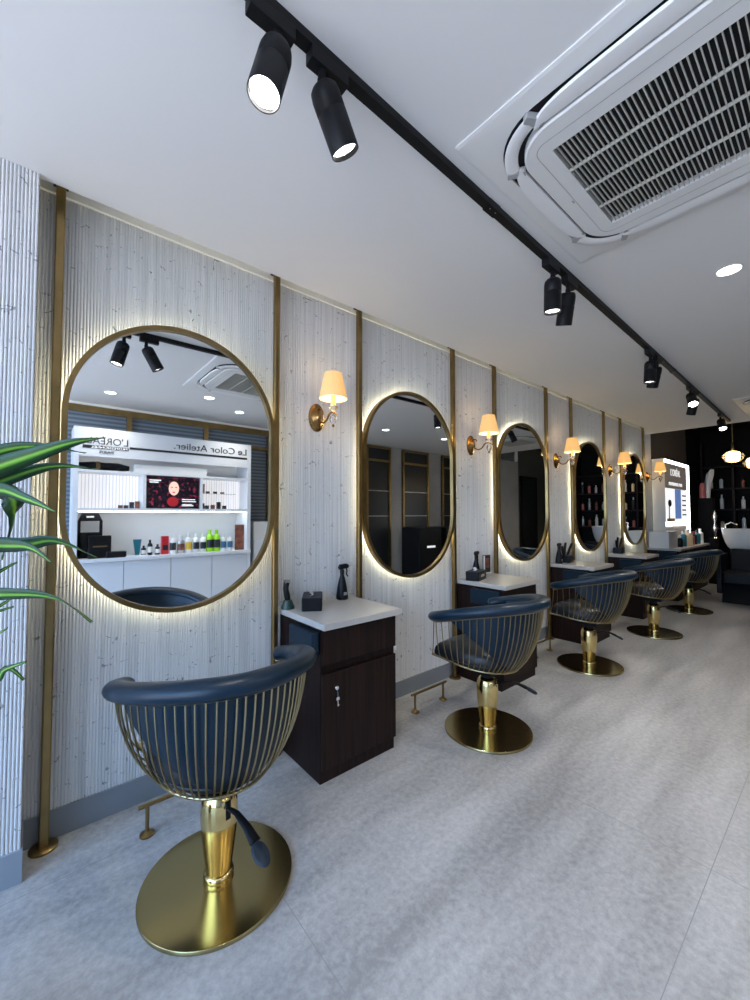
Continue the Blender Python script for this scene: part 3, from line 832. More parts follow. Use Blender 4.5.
# ------------------------------------------------------------------ ceiling cassette air conditioners
def rsq(hx, hy, r, n=10):
    pts = []
    for sx, sy, a0 in ((1,1,0), (-1,1,90), (-1,-1,180), (1,-1,270)):
        for k in range(n + 1):
            t = math.radians(a0 + 90 * k / n); pts.append((sx*(hx - r) + r*math.cos(t), sy*(hy - r) + r*math.sin(t)))
    return pts
def make_ac(label):
    t = thing('ceiling_air_conditioner', label, 'air conditioner', (0,0,HC), 0, 'square ceiling air conditioners')
    hw = .575
    def band(o_, i_, zo, zi, zo2=None):
        rows = [[(x, y, zo) for x, y in o_], [(x, y, zi) for x, y in i_]]
        return rows
    # outer panel: thin tray with rounded corners, sloping gently down to the outlet ring
    o1, o2, i1 = rsq(hw, hw, .012), rsq(hw - .012, hw - .012, .012), rsq(.500, .500, .22)
    MB().grid([[(x, y, 0) for x, y in o1], [(x, y, -.005) for x, y in o1], [(x, y, -.008) for x, y in o2], [(x, y, -.014) for x, y in i1], [(x, y, .0) for x, y in i1]], smooth=False, closed=True).build('outer_panel', M['acw'], t)
    MB().prism(rsq(.500, .500, .22), 2, -.006, 0).build('air_outlet', M['acd'], t)
    # central raised body
    b1, b2, b3 = rsq(.424, .424, .16), rsq(.418, .418, .155), rsq(.335, .335, .03)
    b4 = rsq(.306, .306, .006)
    MB().grid([[(x, y, -.004) for x, y in b1], [(x, y, -.034) for x, y in b1], [(x, y, -.040) for x, y in b2], [(x, y, -.041) for x, y in b4], [(x, y, -.012) for x, y in b4]], smooth=False, closed=True).build('centre_panel', M['acw'], t)
    g = rsq(.362, .362, .05); g2 = rsq(.360, .360, .05)
    MB().grid([[(x, y, -.0412) for x, y in g], [(x, y, -.0416) for x, y in g], [(x, y, -.0416) for x, y in g2], [(x, y, -.0412) for x, y in g2]], smooth=False, closed=True).build('panel_seam', M['acg'], t)
    gr = MB().box((-.306, -.306, -.014), (.306, .306, -.006)).build('intake_grille', M['acd'], t)
    n = 36
    for i in range(1, n):
        y = -.306 + .612 * i / n
        MB().box((-.306, y - .0018, -.040), (.306, y + .0018, -.031)).build('slat', M['slat'], gr)
    for i in range(1, 4):
        x = -.306 + .612 * i / 4
        MB().box((x - .0035, -.306, -.0415), (x + .0035, .306, -.030)).build('cross_bar', M['slat'], gr)
    # four louvres along the sides
    for q in range(4):
        lv = []
        pts = []
        for k in range(25):
            u = -1 + 2 * k / 24
            w = .0345 * (1 - abs(u) ** 4) ** .55 + .001
            pts.append((u * .315, w))
        y0 = .4335      # straight inner edge, bowed outer edge
        rows = [[(x, y0 - .001, -.024) for x, w in pts], [(x, y0, -.035) for x, w in pts], [(x, y0 + w, -.0385) for x, w in pts],
                [(x, y0 + w * 1.8, -.036) for x, w in pts], [(x, y0 + w * 1.9, -.026) for x, w in pts]]
        mb_ = MB().grid(rows); mb_.xf(Matrix.Rotation(q * PI / 2, 4, 'Z'))
        mb_.build('louvre', M['acv'], t)
        cc = MB().rbox((.352, -.013, -.036), (.425, .013, -.010), .004)
        cc.xf(Matrix.Rotation(PI/4 + q * PI/2 + .215, 4, 'Z') @ Matrix.Translation((.163, 0, 0)))
        cc.build('corner_clip', M['acg'], t)
        cc = MB().rbox((.352, -.013, -.036), (.425, .013, -.010), .004)
        cc.xf(Matrix.Rotation(PI/4 + q * PI/2 - .215, 4, 'Z') @ Matrix.Translation((.163, 0, 0)))
        cc.build('corner_clip', M['acg'], t)
        # curved filler between the clips
        arc = [(.275 + .196 * math.cos(a), .275 + .196 * math.sin(a), -.028) for a in [math.radians(12 + 66 * i / 12) for i in range(13)]]
        MB().tube(arc, .026, seg=10, sx=1., sz=.25, up=(0,0,1)).xf(Matrix.Rotation(q * PI/2, 4, 'Z')).build('corner_vane', M['acv'], t)
    lg = MB().box((.012, .366, -.0425), (.032, .372, -.0412)).build('badge', M['acg'], t)
    return t
ac0 = make_ac('large white ceiling air conditioner with slatted grille, top right, beside the track')
ac0.location = (1.713, -1.876, HC); ac0.scale = (.937, .937, .937)
dup(ac0, (6.90, -1.92, HC), label='small looking far air conditioner at the right edge near the end of the track')

# ------------------------------------------------------------------ potted dracaena (leaves reach in from the left edge)
PX, PY = -.40, -.90
t = thing('potted_plant', 'potted plant with long arching striped green leaves at the left edge', 'plant', (PX, PY, 0))
MB().lathe([(.13, 0), (.15, .02), (.18, .36), (.19, .38), (.175, .38), (.165, .34)], seg=40).build('planter', M['pot'], t)
MB().lathe([(.0, .345), (.168, .345)], seg=32).build('soil', M['soil'], t)
MB().tube([(0, 0, .33), (.012, .0, .7), (-.006, .01, 1.05), (.01, -.01, 1.36)], [.022, .020, .018, .014], seg=12).build('cane', M['bark'], t)
def leaf(ctrl, w, roll=0.):
    """a long pointed blade through the control points"""
    c = [Vector(p) for p in ctrl]; pts = []
    for i in range(len(c) - 1):
        p_, a_, b_, n_ = c[max(i-1, 0)], c[i], c[i+1], c[min(i+2, len(c)-1)]
        for k in range(6):
            u = k / 6
            pts.append(.5 * ((2*a_) + (b_-p_)*u + (2*p_-5*a_+4*b_-n_)*u*u + (3*a_-p_-3*b_+n_)*u**3))
    pts.append(c[-1]); n = len(pts) - 1; rows = []
    tot = [0]
    for i in range(n): tot.append(tot[-1] + (pts[i+1] - pts[i]).length)
    for i, p in enumerate(pts):
        u = tot[i] / tot[-1]
        d = (pts[min(i+1, n)] - pts[max(i-1, 0)]).normalized()
        side = d.cross(Vector((0, 0, 1))).normalized(); upv = side.cross(d).normalized()
        r_ = roll * (.6 + .5 * u)
        side = side * math.cos(r_) + upv * math.sin(r_)
        upv = side.cross(d).normalized()
        ww = w * (.30 + .70 * min(1, u / .45) ** .8) if u < .45 else w * (1 - ((u - .45) / .55) ** 2.1)
        ww = max(ww, .0004)
        wav = .003 * math.sin(u * 9 + c[-1].x * 30)
        rows.append([p + side * (ww * k) + upv * (abs(k) * ww * .30 + wav * k) for k in (-1, -.5, 0, .5, 1)])
    o = MB().grid(rows).build('leaf', M['leaf'], t)
    uv = o.data.uv_layers.new(name='UVMap')
    for poly in o.data.polygons:
        for li in poly.loop_indices:
            vi = o.data.loops[li].vertex_index
            uv.data[li].uv = ((vi % 5) / 4, (vi // 5) / n)
    so = o.modifiers.new('thick', 'SOLIDIFY'); so.thickness = .0012
    return o
hub = Vector((.02, .06, 1.36))
BLADES = [
     ( 0.036 , [(-0.173, -0.974, 1.444), (-0.025, -1.148, 1.504), (0.052, -1.241, 1.535), (0.104, -1.305, 1.544)] ),
     ( 0.028 , [(-0.2, -0.893, 1.469), (-0.064, -0.989, 1.536), (0.007, -1.036, 1.549), (0.09, -1.097, 1.536)] ),
     ( 0.028 , [(-0.177, -0.937, 1.401), (-0.042, -1.064, 1.471), (0.033, -1.134, 1.497), (0.104, -1.198, 1.49)] ),
     ( 0.034 , [(-0.187, -0.977, 1.422), (-0.069, -1.142, 1.44), (-0.014, -1.224, 1.421), (0.033, -1.29, 1.395)] ),
     ( 0.05 , [(-0.22, -0.856, 1.448), (-0.082, -0.927, 1.454), (-0.036, -0.938, 1.407), (-0.059, -0.893, 1.278)] ),
     ( 0.038 , [(-0.188, -0.948, 1.325), (-0.054, -1.099, 1.324), (-0.005, -1.161, 1.321), (0.03, -1.205, 1.292)] ),
     ( 0.036 , [(-0.176, -0.926, 1.323), (-0.031, -1.049, 1.32), (0.037, -1.107, 1.331), (0.108, -1.166, 1.295)] ),
     ( 0.03 , [(-0.17, -0.95, 1.204), (-0.052, -1.078, 1.218), (0.037, -1.169, 1.214), (0.097, -1.229, 1.166)] ),
     ( 0.024 , [(-0.199, -0.855, 1.215), (-0.097, -0.887, 1.22), (-0.062, -0.886, 1.248), (-0.031, -0.89, 1.27)] ),
     ( 0.024 , [(-0.195, -0.871, 1.149), (-0.093, -0.921, 1.151), (-0.058, -0.93, 1.171), (-0.033, -0.937, 1.19)] ),
     ( 0.022 , [(-0.198, -0.843, 1.121), (-0.115, -0.85, 1.126), (-0.08, -0.843, 1.139), (-0.035, -0.855, 1.152)] ),
     ( 0.02 , [(-0.188, -0.905, 1.088), (-0.103, -0.978, 1.099), (-0.053, -1.022, 1.126), (-0.039, -1.034, 1.137)] ),
     ( 0.026 , [(-0.168, -0.937, 1.07), (-0.065, -1.041, 1.031), (-0.041, -1.073, 1.056), (-0.006, -1.111, 1.075)] ),
     ( 0.024 , [(-0.174, -0.897, 1.083), (-0.07, -0.96, 1.019), (-0.039, -0.973, 1.031), (-0.01, -0.987, 1.0)] ),
]
for i, (w_, pts_) in enumerate(BLADES):
    base = hub + Vector((0, 0, -.07 + .006 * (13 - i)))
    leaf([base] + [Vector(p) - Vector((PX, PY, 0)) for p in pts_], w_ * .62, (1.0, .9, .95, 1.0, 1.2, .9, 1.0, .95, .9, .9, .8, .9, .9, 1.0)[i])
for k in range(18):       # the rest of the crown, outside the frame
    a = PI * .62 + k * PI * .98 / 17
    rr = (.42, .34, .38)[k % 3]
    if math.sin(a) > 0: rr *= .8
    zz = 1.40 + (-.30, .22, .0, -.12, .12)[k % 5]
    ca, sa = math.cos(a), math.sin(a)
    leaf([hub, Vector((rr*.35*ca, rr*.35*sa, 1.40 + (zz - 1.36) * .5)), Vector((rr*.75*ca, rr*.75*sa, zz + .05)), Vector((rr*ca, rr*sa, zz - .04))], .018, .3)

# ------------------------------------------------------------------ display unit on the opposite side (seen in the largest mirror)
UX0, UX1, UY = .32, 2.38, -3.45
t = thing('display_unit', 'white display unit with lit shelves and lettered header, reflected in the largest mirror', 'display unit', (0, 0, 0))
W = M['white']
DB = -3.86
MB().box((UX0, DB, 0), (UX0 + .05, UY, 2.39)).build('side_panel', W, t)
MB().box((UX1 - .05, DB, 0), (UX1, UY, 2.39)).build('side_panel', W, t)
MB().box((UX0 + .05, DB - .02, 0), (UX1 - .05, DB, 2.39)).build('back_panel', W, t)
hd = MB().box((UX0 + .05, UY - .02, 2.06), (UX1 - .05, UY - .002, 2.39)).build('header', W, t)
MB().box((.86, UY - .002, 2.175), (UX1 - .06, UY + .002, 2.202)).build('black_stripe', M['text'], hd)
text('Le Color Atelier.', 'lettering', M['text'], hd, (2.32, UY + .0, 2.235), .125, FACE_OPP, sx=1.12)
text("L'ORÉAL", 'lettering', M['text'], hd, (.85, UY + .0, 2.205), .115, FACE_OPP, sx=.95)
MB().box((.40, UY, 2.150), (.85, UY + .002, 2.188)).build('name_band', M['text'], hd)
text('PROFESSIONNEL', 'lettering', M['textw'], hd, (.84, UY + .003, 2.156), .036, FACE_OPP, sx=1.35)
text('PARIS', 'lettering', M['text'], hd, (.70, UY + .003, 2.10), .045, FACE_OPP, sx=1.3)
MB().box((UX0 + .05, DB, 1.88), (UX1 - .05, UY, 1.905)).build('shelf', W, t)
MB().box((UX0 + .05, DB, 1.43), (UX1 - .05, UY, 1.465)).build('shelf', W, t)
MB().box((1.010, DB, 1.465), (1.045, UY, 1.88)).build('divider', W, t)
MB().box((1.685, DB, 1.465), (1.715, UY, 1.88)).build('divider', W, t)
MB().box((UX0 + .06, DB + .10, 1.47), (1.008, DB + .13, 1.875)).build('backlit_panel', M['ribglow'], t)
MB().box((1.718, DB + .10, 1.47), (UX1 - .06, DB + .13, 1.875)).build('backlit_panel', M['ribglow'], t)
MB().box((UX0 + .06, UY - .10, 1.424), (UX1 - .06, UY - .08, 1.43)).build('light_strip', M['nicheglow'], t)
MB().box((UX0, DB, .845), (UX1, UY + .03, .885)).build('counter', W, t)
MB().box((UX0 + .05, UY - .04, .0), (UX1 - .05, UY - .02, .845)).build('carcass', M['steel'], t)
xs = [UX0 + .05, .824, 1.338, 1.846, UX1 - .05]
for i in range(4):
    MB().box((xs[i] + .004, UY - .02, .08), (xs[i+1] - .004, UY, .840)).build('door', W, t)
scr = thing('video_screen', 'dark screen showing a face in red, in the centre of the reflected display unit', 'screen', (1.365, UY - .03, 1.47))
MB().box((-.31, -.03, 0), (.31, 0, .40)).build('bezel', M['mblack'], scr)
pic = MB().box((-.305, .0, .006), (.305, .002, .394)).build('picture', M['screen'], scr)
MB().lathe([(0, 0), (.070, 0), (.071, .002)], c=(.0, .002, .255), axis=(0, 1, 0), seg=28, sx=.85, sy=1.25).build('printed_face', M['skin'], pic)
MB().lathe([(0, 0), (.062, 0), (.062, .0015)], c=(-.01, .002, .085), axis=(0, 1, 0), seg=20, sx=1.1, sy=1.0).build('printed_hand', M['redp'], pic)
for dx in (-.024, .026): MB().lathe([(0, 0), (.010, 0), (.010, .001)], c=(dx, .0035, .27), axis=(0, 1, 0), seg=12, sx=1.3, sy=.6).build('printed_eye', M['text'], pic)
MB().lathe([(0, 0), (.014, 0), (.014, .001)], c=(0, .0035, .205), axis=(0, 1, 0), seg=12, sx=1.2, sy=.6).build('printed_lips', M['redp'], pic)
for z, w_ in ((.11, .16), (.085, .17), (.045, .12), (.03, .14)):
    MB().box((.10, .002, z), (.10 + w_, .0035, z + .010)).build('caption_line', M['textw'], pic)
for z, w_ in ((.345, .13), (.32, .10)):
    MB().box((-.28, .002, z), (-.28 + w_, .0035, z + .014)).build('caption_line', M['textw'], pic)
# things in the display unit
bx = thing('white_box', 'long white box on the top shelf of the reflected display unit', 'box', (1.35, UY - .12, 1.905))
MB().box((-.43, -.08, 0), (.43, .08, .10)).build('carton', M['whitep'], bx, bevel=.003)
hl = thing('black_roll', 'rolled black cape on the top shelf at the left of the reflected display unit', 'cape', (.64, UY - .14, 1.905))
MB().tube([(-.26, 0, .055), (-.12, .0, .06), (.0, .01, .055), (.12, 0, .055), (.24, .0, .05)], [.035, .05, .046, .052, .03], seg=14).build('fabric', M['black'], hl)
MB().tube([(-.10, 0, .06), (-.06, 0, .06)], .054, seg=14).build('band', M['brass'], hl)
def bottle(x, y, z, h, r, body, cap, label, group, lab=None, sq=False):
    t = thing('product_bottle', label, 'bottle', (x, y, z), 0, group)
    MB().lathe([(r*.95, 0), (r, .004), (r, h*.66), (r*.85, h*.74), (r*.42, h*.80)], seg=18).build('bottle', body, t)
    MB().lathe([(r*.42, h*.80), (r*.44, h*.82), (r*.44, h), (r*.36, h)], seg=14).build('cap', cap, t)
    if lab:
        rows = [[((r + .0008)*math.cos(a), (r + .0008)*math.sin(a), zz) for a in [math.radians(25 + 130 * k / 8) for k in range(9)]] for zz in (h*.18, h*.55)]
        mb_ = MB().grid(rows)
        mb_.build('printed_label', lab, t)
    return t
g = 'bottles on the counter of the display unit'
bt = [(.385, 'tall copper picture card', None)]
row = [(.545, .245, .032, 'whitep', 'whitep', 'bluep', 'white bottle with blue label, right end of the reflected row'),
       (.645, .245, .032, 'whitep', 'whitep', 'bluep', 'white bottle with blue label beside the lime green bottles in the reflection'),
       (.765, .31, .040, 'greenp', 'greenp', 'darkp', 'lime green bottle, right one of the reflected pair'),
       (.860, .31, .040, 'greenp', 'greenp', 'darkp', 'lime green bottle, left one of the reflected pair'),
       (.975, .25, .040, 'whitep', 'whitep', 'darkp', 'white bottle with dark label just left of the lime green pair in the reflection'),
       (1.09, .25, .040, 'whitep', 'whitep', 'darkp', 'white bottle with dark label between the amber labelled one and the lime pair'),
       (1.20, .25, .040, 'whitep', 'whitep', 'yellowp', 'white bottle with amber label in the reflected row'),
       (1.32, .22, .044, 'steel', 'whitep', 'copperp', 'grey tub bottle left of the amber labelled one in the reflection'),
       (1.43, .26, .040, 'whitep', 'whitep', 'darkp', 'white bottle with dark label right of the red pack in the reflection')]
for xx, h, r, b_, c_, l_, lab in row:
    pass
# in the mirror the unit is reversed: positions run with x
row = [(2.12, .25, .034, 'whitep', 'whitep', 'bluep', row[0][6]), (2.03, .25, .034, 'whitep', 'whitep', 'bluep', row[1][6]),
       (1.935, .31, .042, 'greenp', 'greenp', 'darkp', row[2][6]), (1.845, .31, .042, 'greenp', 'greenp', 'darkp', row[3][6]),
       (1.755, .26, .036, 'whitep', 'whitep', 'darkp', row[4][6]), (1.665, .26, .036, 'whitep', 'whitep', 'darkp', row[5][6]),
       (1.572, .27, .036, 'whitep', 'whitep', 'yellowp', row[6][6]), (1.475, .24, .042, 'steel', 'whitep', 'copperp', row[7][6]),
       (1.378, .27, .036, 'whitep', 'whitep', 'darkp', row[8][6])]
for xx, h, r, b_, c_, l_, lab in row:
    bottle(xx, UY - .10, .885, h * .95, r * 1.15, M[b_], M[c_], lab, g, M[l_])
bx = thing('red_pack', 'bright red pack beside the white bottles on the reflected counter', 'pack', (1.285, UY - .10, .885))
MB().rbox((-.042, -.03, 0), (.042, .03, .23), .006).build('carton', M['redp'], bx)
MB().box((-.030, .0302, .05), (.030, .031, .12)).build('printed_label', M['darkp'], bx)
bx = thing('picture_card', 'copper toned picture card at the right end of the reflected counter', 'card', (2.25, UY - .07, .885))
MB().box((-.065, -.012, 0), (.065, .0, .36)).build('card', M['copperp'], bx)
for i, (xx, h) in enumerate(((1.20, .13), (1.115, .19), (1.045, .12))):
    bottle(xx, UY - .09, .885, h, .028, M['black'], M['black'], ['small black jar left of the red pack in the reflection', 'black dropper bottle in the middle of the small black ones in the reflection', 'small black jar beside the teal tube in the reflection'][i], g, M['whitep'])
bx = thing('teal_tube', 'teal tube standing on the reflected counter', 'tube', (.975, UY - .09, .885))
MB().prism([(-.02, 0), (.02, 0), (.045, .20), (-.045, .20)], 1, -.012, .012).build('tube', M['tealp'], bx)
bx = thing('sample_stand', 'black sample stand with a handle on the left of the reflected counter', 'stand', (.50, UY - .14, .885))
fr = MB(); fr.box((-.12, -.015, 0), (-.09, .015, .43)).box((.09, -.015, 0), (.12, .015, .43)).box((-.12, -.015, .0), (.12, .015, .30)).prism([(-.12, .43), (.12, .43), (.08, .52), (-.08, .52)], 1, -.015, .015)
fr.build('frame', M['black'], bx)
MB().box((-.035, .0152, .47), (.035, .017, .49)).build('handle_slot', M['whitep'], bx)
MB().rbox((-.02, .03, 0), (.20, .11, .26), .01).build('display_box', M['mblack'], bx)
MB().box((.02, .11, .13), (.16, .1115, .145)).build('printed_label', M['brass'], bx)
bx = thing('black_tray', 'low black tray in front of the sample stand on the reflected counter', 'tray', (.72, UY - .06, .885))
MB().rbox((-.07, -.05, 0), (.13, .07, .07), .01).build('tray', M['black'], bx)
for i, (xx, yy, w_) in enumerate(((.91, 0, .05), (1.02, .0, .05))):
    pass
bx = thing('leaflet_pile', 'pile of pale leaflets on the reflected counter', 'leaflets', (.96, UY - .02, .885))
MB().box((-.12, -.03, 0), (.12, .03, .012)).build('paper', M['whitep'], bx)
g2 = 'small dark product boxes on the lit shelves'
for i, (xx, h, z) in enumerate(((.80, .04, 1.465), (.86, .04, 1.465), (.92, .08, 1.465), (.98, .09, 1.465), (1.76, .08, 1.465), (1.82, .05, 1.465), (1.90, .06, 1.465), (1.98, .10, 1.465), (2.06, .05, 1.465), (1.76, .13, 1.68), (1.83, .03, 1.68), (1.93, .03, 1.68), (2.03, .025, 1.68))):
    o = MB().box((xx - .025, UY - .18, z), (xx + .022, UY - .14, z + h)).build('product_box', M['darkp' if i % 3 else 'copperp'], None)
    tag(o, 'small dark product box on the backlit shelves of the reflected display unit', 'box', g2)
MB().box((1.718, UY - .23, 1.672), (2.20, UY - .12, 1.679)).build('glass_shelf', M['crystal'], t)

# low printer table right of the display unit, and black trolley seen in second mirror
bx = thing('white_pedestal', 'white low pedestal right of the reflected display unit', 'pedestal', (2.66, -3.70, 0))
MB().box((-.20, -.2, 0), (.20, .2, 1.02)).build('body', M['white'], bx, bevel=.004)
MB().box((-.19, -.16, 1.02), (.19, .16, 1.28)).build('printer', M['whitep'], bx, bevel=.01)
bx = thing('black_trolley', 'black storage trolley with a white mark, reflected low in the second mirror', 'trolley', (6.10, -3.55, 0))
MB().rbox((-.35, -.25, .06), (.30, .25, 1.12), .02).build('body', M['black'], bx)
MB().box((-.14, .2505, .72), (.10, .252, .76)).build('white_mark', M['textw'], bx)
for x in (-.28, .24):
    for y in (-.18, .18): MB().lathe([(.03, -.012), (.03, .012)], c=(x, y, .03), axis=(0, 1, 0), seg=16).build('caster', M['rubber'], bx)
bx = thing('black_cabinet', 'black metal cabinet beside the trolley, reflected in the second mirror', 'cabinet', (6.85, -3.60, 0))
MB().box((-.25, -.25, 0), (.25, .25, 1.12)).build('body', M['black'], bx, bevel=.004)
MB().box((-.13, .251, .05), (-.115, .262, 1.08)).build('edge_strip', M['steel'], bx)

# ------------------------------------------------------------------ far end: light box, counter, shelves, basin
LX0, LX1, LY = 8.36, 9.95, -.20
t = thing('advertising_light_box', 'bright advertising light box with white glowing edge beyond the farthest mirror', 'light box', (0, 0, 0))
MB().box((LX0, LY + .01, .83), (LX1, -.001, 2.36)).build('cabinet', M['whitebox'], t)
MB().box((LX0, LY - .005, 2.29), (LX1, LY + .009, 2.35)).box((LX1 - .20, LY - .005, .9), (LX1, LY + .009, 2.29)).box((LX0, LY - .005, 1.18), (LX1 - .2, LY + .009, 1.25)).build('glowing_edge', M['ledw'], t)
po = MB().box((LX0 + .01, LY - .004, 1.85), (LX1 - .20, LY + .008, 2.29)).build('header_panel', M['postergrey'], t)
text("L'ORÉAL", 'lettering', M['textw'], po, (LX0 + .62, LY - .006, 2.08), .17, FACE_WALL, align='CENTER')
text('PROFESSIONNEL PARIS', 'lettering', M['textw'], po, (LX0 + .62, LY - .006, 1.90), .085, FACE_WALL, align='CENTER')
pp = MB().box((LX0 + .02, LY - .004, 1.25), (LX1 - .20, LY + .008, 1.84)).build('picture_panel', M['posterpale'], t)
MB().box((LX0 + .55, LY - .006, 1.30), (LX0 + .95, LY - .004, 1.84)).build('blue_picture', M['posterblue'], pp)
MB().lathe([(0, 0), (.09, 0), (.09, .002)], c=(LX0 + .22, LY - .004, 1.58), axis=(0, -1, 0), seg=20, sx=1.2, sy=.7).build('dark_picture', M['text'], pp)
MB().box((LX0 + .15, LY - .006, 1.30), (LX0 + .20, LY - .004, 1.58)).build('picture_line', M['text'], pp)
MB().box((LX0 + .03, LY - .006, 1.26), (LX0 + .50, LY - .004, 1.31)).build('yellow_strip', M['yellowp'], pp)
for z in (1.36, 1.45, 1.54, 1.63, 1.72):
    MB().box((LX0 + 1.03, LY - .006, z), (LX0 + 1.32, LY - .004, z + .025)).build('caption_line', M['text'], pp)
t = thing('retail_counter', 'low stone topped counter below the light box, crowded with bottles', 'counter', (0, 0, 0))
MB().box((8.42, -.42, 0), (10.1, -.21, .78)).build('body', M['veneer'], t)
MB().box((8.38, -.46, .78), (10.14, -.205, .815)).build('worktop', M['worktop'], t, bevel=.002)
MB().box((8.5, -.45, .45), (10.1, -.42, .76)).build('glass_front', M['dglass'], t)
fb = [(8.55, .20, .045, 'black', 'whitep', None, 'black bottle with white cap beside the white carton'),
      (8.78, .27, .050, 'tealp', 'whitep', 'whitep', 'teal bottle with white pump below the light box'),
      (9.06, .30, .075, 'creamp', 'whitep', None, 'large cream bottle with white top below the light box'),
      (9.32, .22, .05, 'pinkp', 'black', None, 'reddish brown bottle right of the large cream bottle'),
      (9.55, .24, .05, 'darkp', 'redp', None, 'dark bottle with red cap on the counter below the light box'),
      (9.80, .26, .05, 'tealp', 'black', None, 'dark teal bottle towards the far end of the counter'),
      (10.02, .28, .05, 'whitep', 'whitep', 'bluep', 'white bottle at the far end of the counter')]
for xx, h, r, b_, c_, l_, lab in fb:
    bottle(xx, -.34, .815, h, r, M[b_], M[c_], lab, 'bottles on the counter below the light box', M[l_] if l_ else None)

t = thing('back_shelving', 'tall dark shelving of products on the back wall beyond the basin', 'shelves', (0, 0, 0))
for z in (1.05, 1.50, 1.96, 2.45): MB().box((X_FAR - .32, -3.6, z - .03), (X_FAR - .02, -.08, z)).build('shelf', M['veneer'], t)
for y in (-.08, -.62, -1.35, -2.1, -2.85, -3.6): MB().box((X_FAR - .32, y - .02, 0), (X_FAR - .02, y + .02, 3.0)).build('upright', M['veneer'], t)
cols = ['whitep', 'pinkp', 'whitep', 'creamp', 'steel', 'whitep', 'darkp', 'copperp']
for si, z in enumerate((1.96, 1.50, 1.05)):
    for i in range(18):
        y = -.22 - i * .18
        if any(abs(y - u) < .06 for u in (-.62, -1.35, -2.1, -2.85)): continue
        k = (i * 5 + si * 3) % 8
        h = .22 + .05 * ((i * 7 + si) % 3)
        o = bottle(X_FAR - .17, y, z, h, .035, M[cols[k]], M['black' if k % 2 else 'whitep'],
            ['product bottle standing on the upper shelf of the dark back wall', 'product bottle standing on the middle shelf of the dark back wall', 'product bottle standing on the lower shelf of the dark back wall'][si],
            ['bottles on the upper back shelf', 'bottles on the middle back shelf', 'bottles on the lower back shelf'][si])
# glass and silver ornaments
def vase(x, y, z0, label):
    t = thing('silver_ornament', label, 'ornament', (x, y, z0))
    MB().lathe([(.06, 0), (.05, .02), (.015, .06), (.03, .12), (.055, .20), (.03, .28), (.015, .32), (.04, .38), (.05, .44), (.03, .50), (.012, .54), (.0, .56)], seg=20).build('stem', M['chrome'], t)
    return t
vase(10.45, -.50, .0 + .90, 'shiny silver ornament standing beyond the light box')
st = thing('display_plinth', 'slim black plinth under the silver ornament', 'plinth', (10.45, -.50, 0))
MB().rbox((-.13, -.03, 0), (.13, .10, .9), .01).build('plinth', M['blackwall'], st)
vp = thing('white_vase', 'curved white and pink figure-like vase beyond the light box', 'vase', (10.9, -.32, 1.72))
MB().tube([(0, 0, 0), (.02, 0, .16), (.03, -.01, .34), (-.01, -.05, .50), (-.06, -.10, .60)], [.04, .05, .065, .065, .03], seg=16).build('body', M['ceramic'], vp)
MB().lathe([(.055, 0), (.05, .25), (.03, .32)], c=(-.12, .07, 0), seg=16).build('pink_side', M['pinkp'], vp)
t2 = thing('wall_ledge', 'dark ledge carrying the white vase', 'ledge', (10.9, -.32, 0))
MB().box((-.16, -.10, 0), (.12, .14, 1.72)).build('cabinet', M['blackwall'], t2)

# pendants
def pendant(x, y, z, label):
    t = thing('pendant_lamp', label, 'pendant lamp', (x, y, z))
    MB().lathe([(.006, .20), (.006, H + .45 - z)], seg=8).build('rod', M['brass'], t)
    MB().lathe([(.022, .10), (.026, .12), (.02, .22), (.008, .24)], seg=16).build('lamp_holder', M['brass'], t)
    MB().lathe([(0, -.08), (.045, -.07), (.068, -.03), (.072, .02), (.055, .06), (.02, .09), (.01, .095)], seg=24).build('globe', M['globe'], t)
    MB().lathe([(.04, -.10), (.10, -.09), (.145, -.02), (.15, .0), (.14, .03), (.08, .08), (.02, .10)], seg=32).build('glass_shade', M['smoke'], t)
    MB().tube([(.15*math.cos(a), .15*math.sin(a), 0) for a in [2*PI*k/40 for k in range(40)]], .006, seg=6, closed=True).build('rim', M['brass'], t)
    return t
pendant(9.30, -.965, 2.39, 'left pendant lamp with round glass shade hanging at the right edge')
pendant(9.75, -1.18, 2.30, 'right pendant lamp with round glass shade, lower one at the right edge')

# wash station
t = thing('wash_basin', 'white ceramic backwash basin at the right edge before the dark wall', 'basin', (9.22, -1.13, 0))
def oval(sx, sy, z, dy=0.): return [(sx*math.cos(a), dy + sy*math.sin(a), z) for a in [2*PI*k/36 for k in range(36)]]
MB().grid([oval(.12, .13, .735), oval(.19, .20, .76), oval(.235, .26, .82), oval(.265, .295, .90), oval(.285, .32, 1.0), oval(.297, .337, 1.10), oval(.30, .34, 1.13), oval(.275, .31, 1.13), oval(.22, .25, .98), oval(.10, .12, .88), oval(.01, .01, .875)], closed=True).build('bowl', M['ceramic'], t)
MB().lathe([(.05, .35), (.04, .5), (.04, .76)], seg=18).build('neck', M['chrome'], t)
MB().tube([(.12, .30, 1.12), (.12, .30, 1.20), (.10, .22, 1.24), (.08, .14, 1.20)], .012, seg=10).build('tap', M['chrome'], t)
MB().lathe([(.03, 1.13), (.03, 1.15), (.0, 1.16)], c=(-.08, .30, 0), seg=14).build('mixer_knob', M['chrome'], t)
MB().rbox((-.18, -.02, 0), (.16, .22, .36), .03).build('pedestal', M['mblack'], t)
t = thing('backwash_chair', 'black backwash chair in front of the white basin at the right edge', 'chair', (8.58, -1.12, 0))
MB().prism([(-.30, .0), (.28, .0), (.28, .05), (.02, .10), (-.06, .28), (-.14, .28)], 1, -.30, .20).build('base', M['mblack'], t)
MB().rbox((-.30, -.40, .30), (.26, .20, .48), .04).build('seat', M['black'], t, bevel=.02)
MB().prism([(.14, .46), (.28, .46), (.33, .80), (.24, .82)], 1, -.36, .16).build('backrest', M['black'], t, bevel=.02)
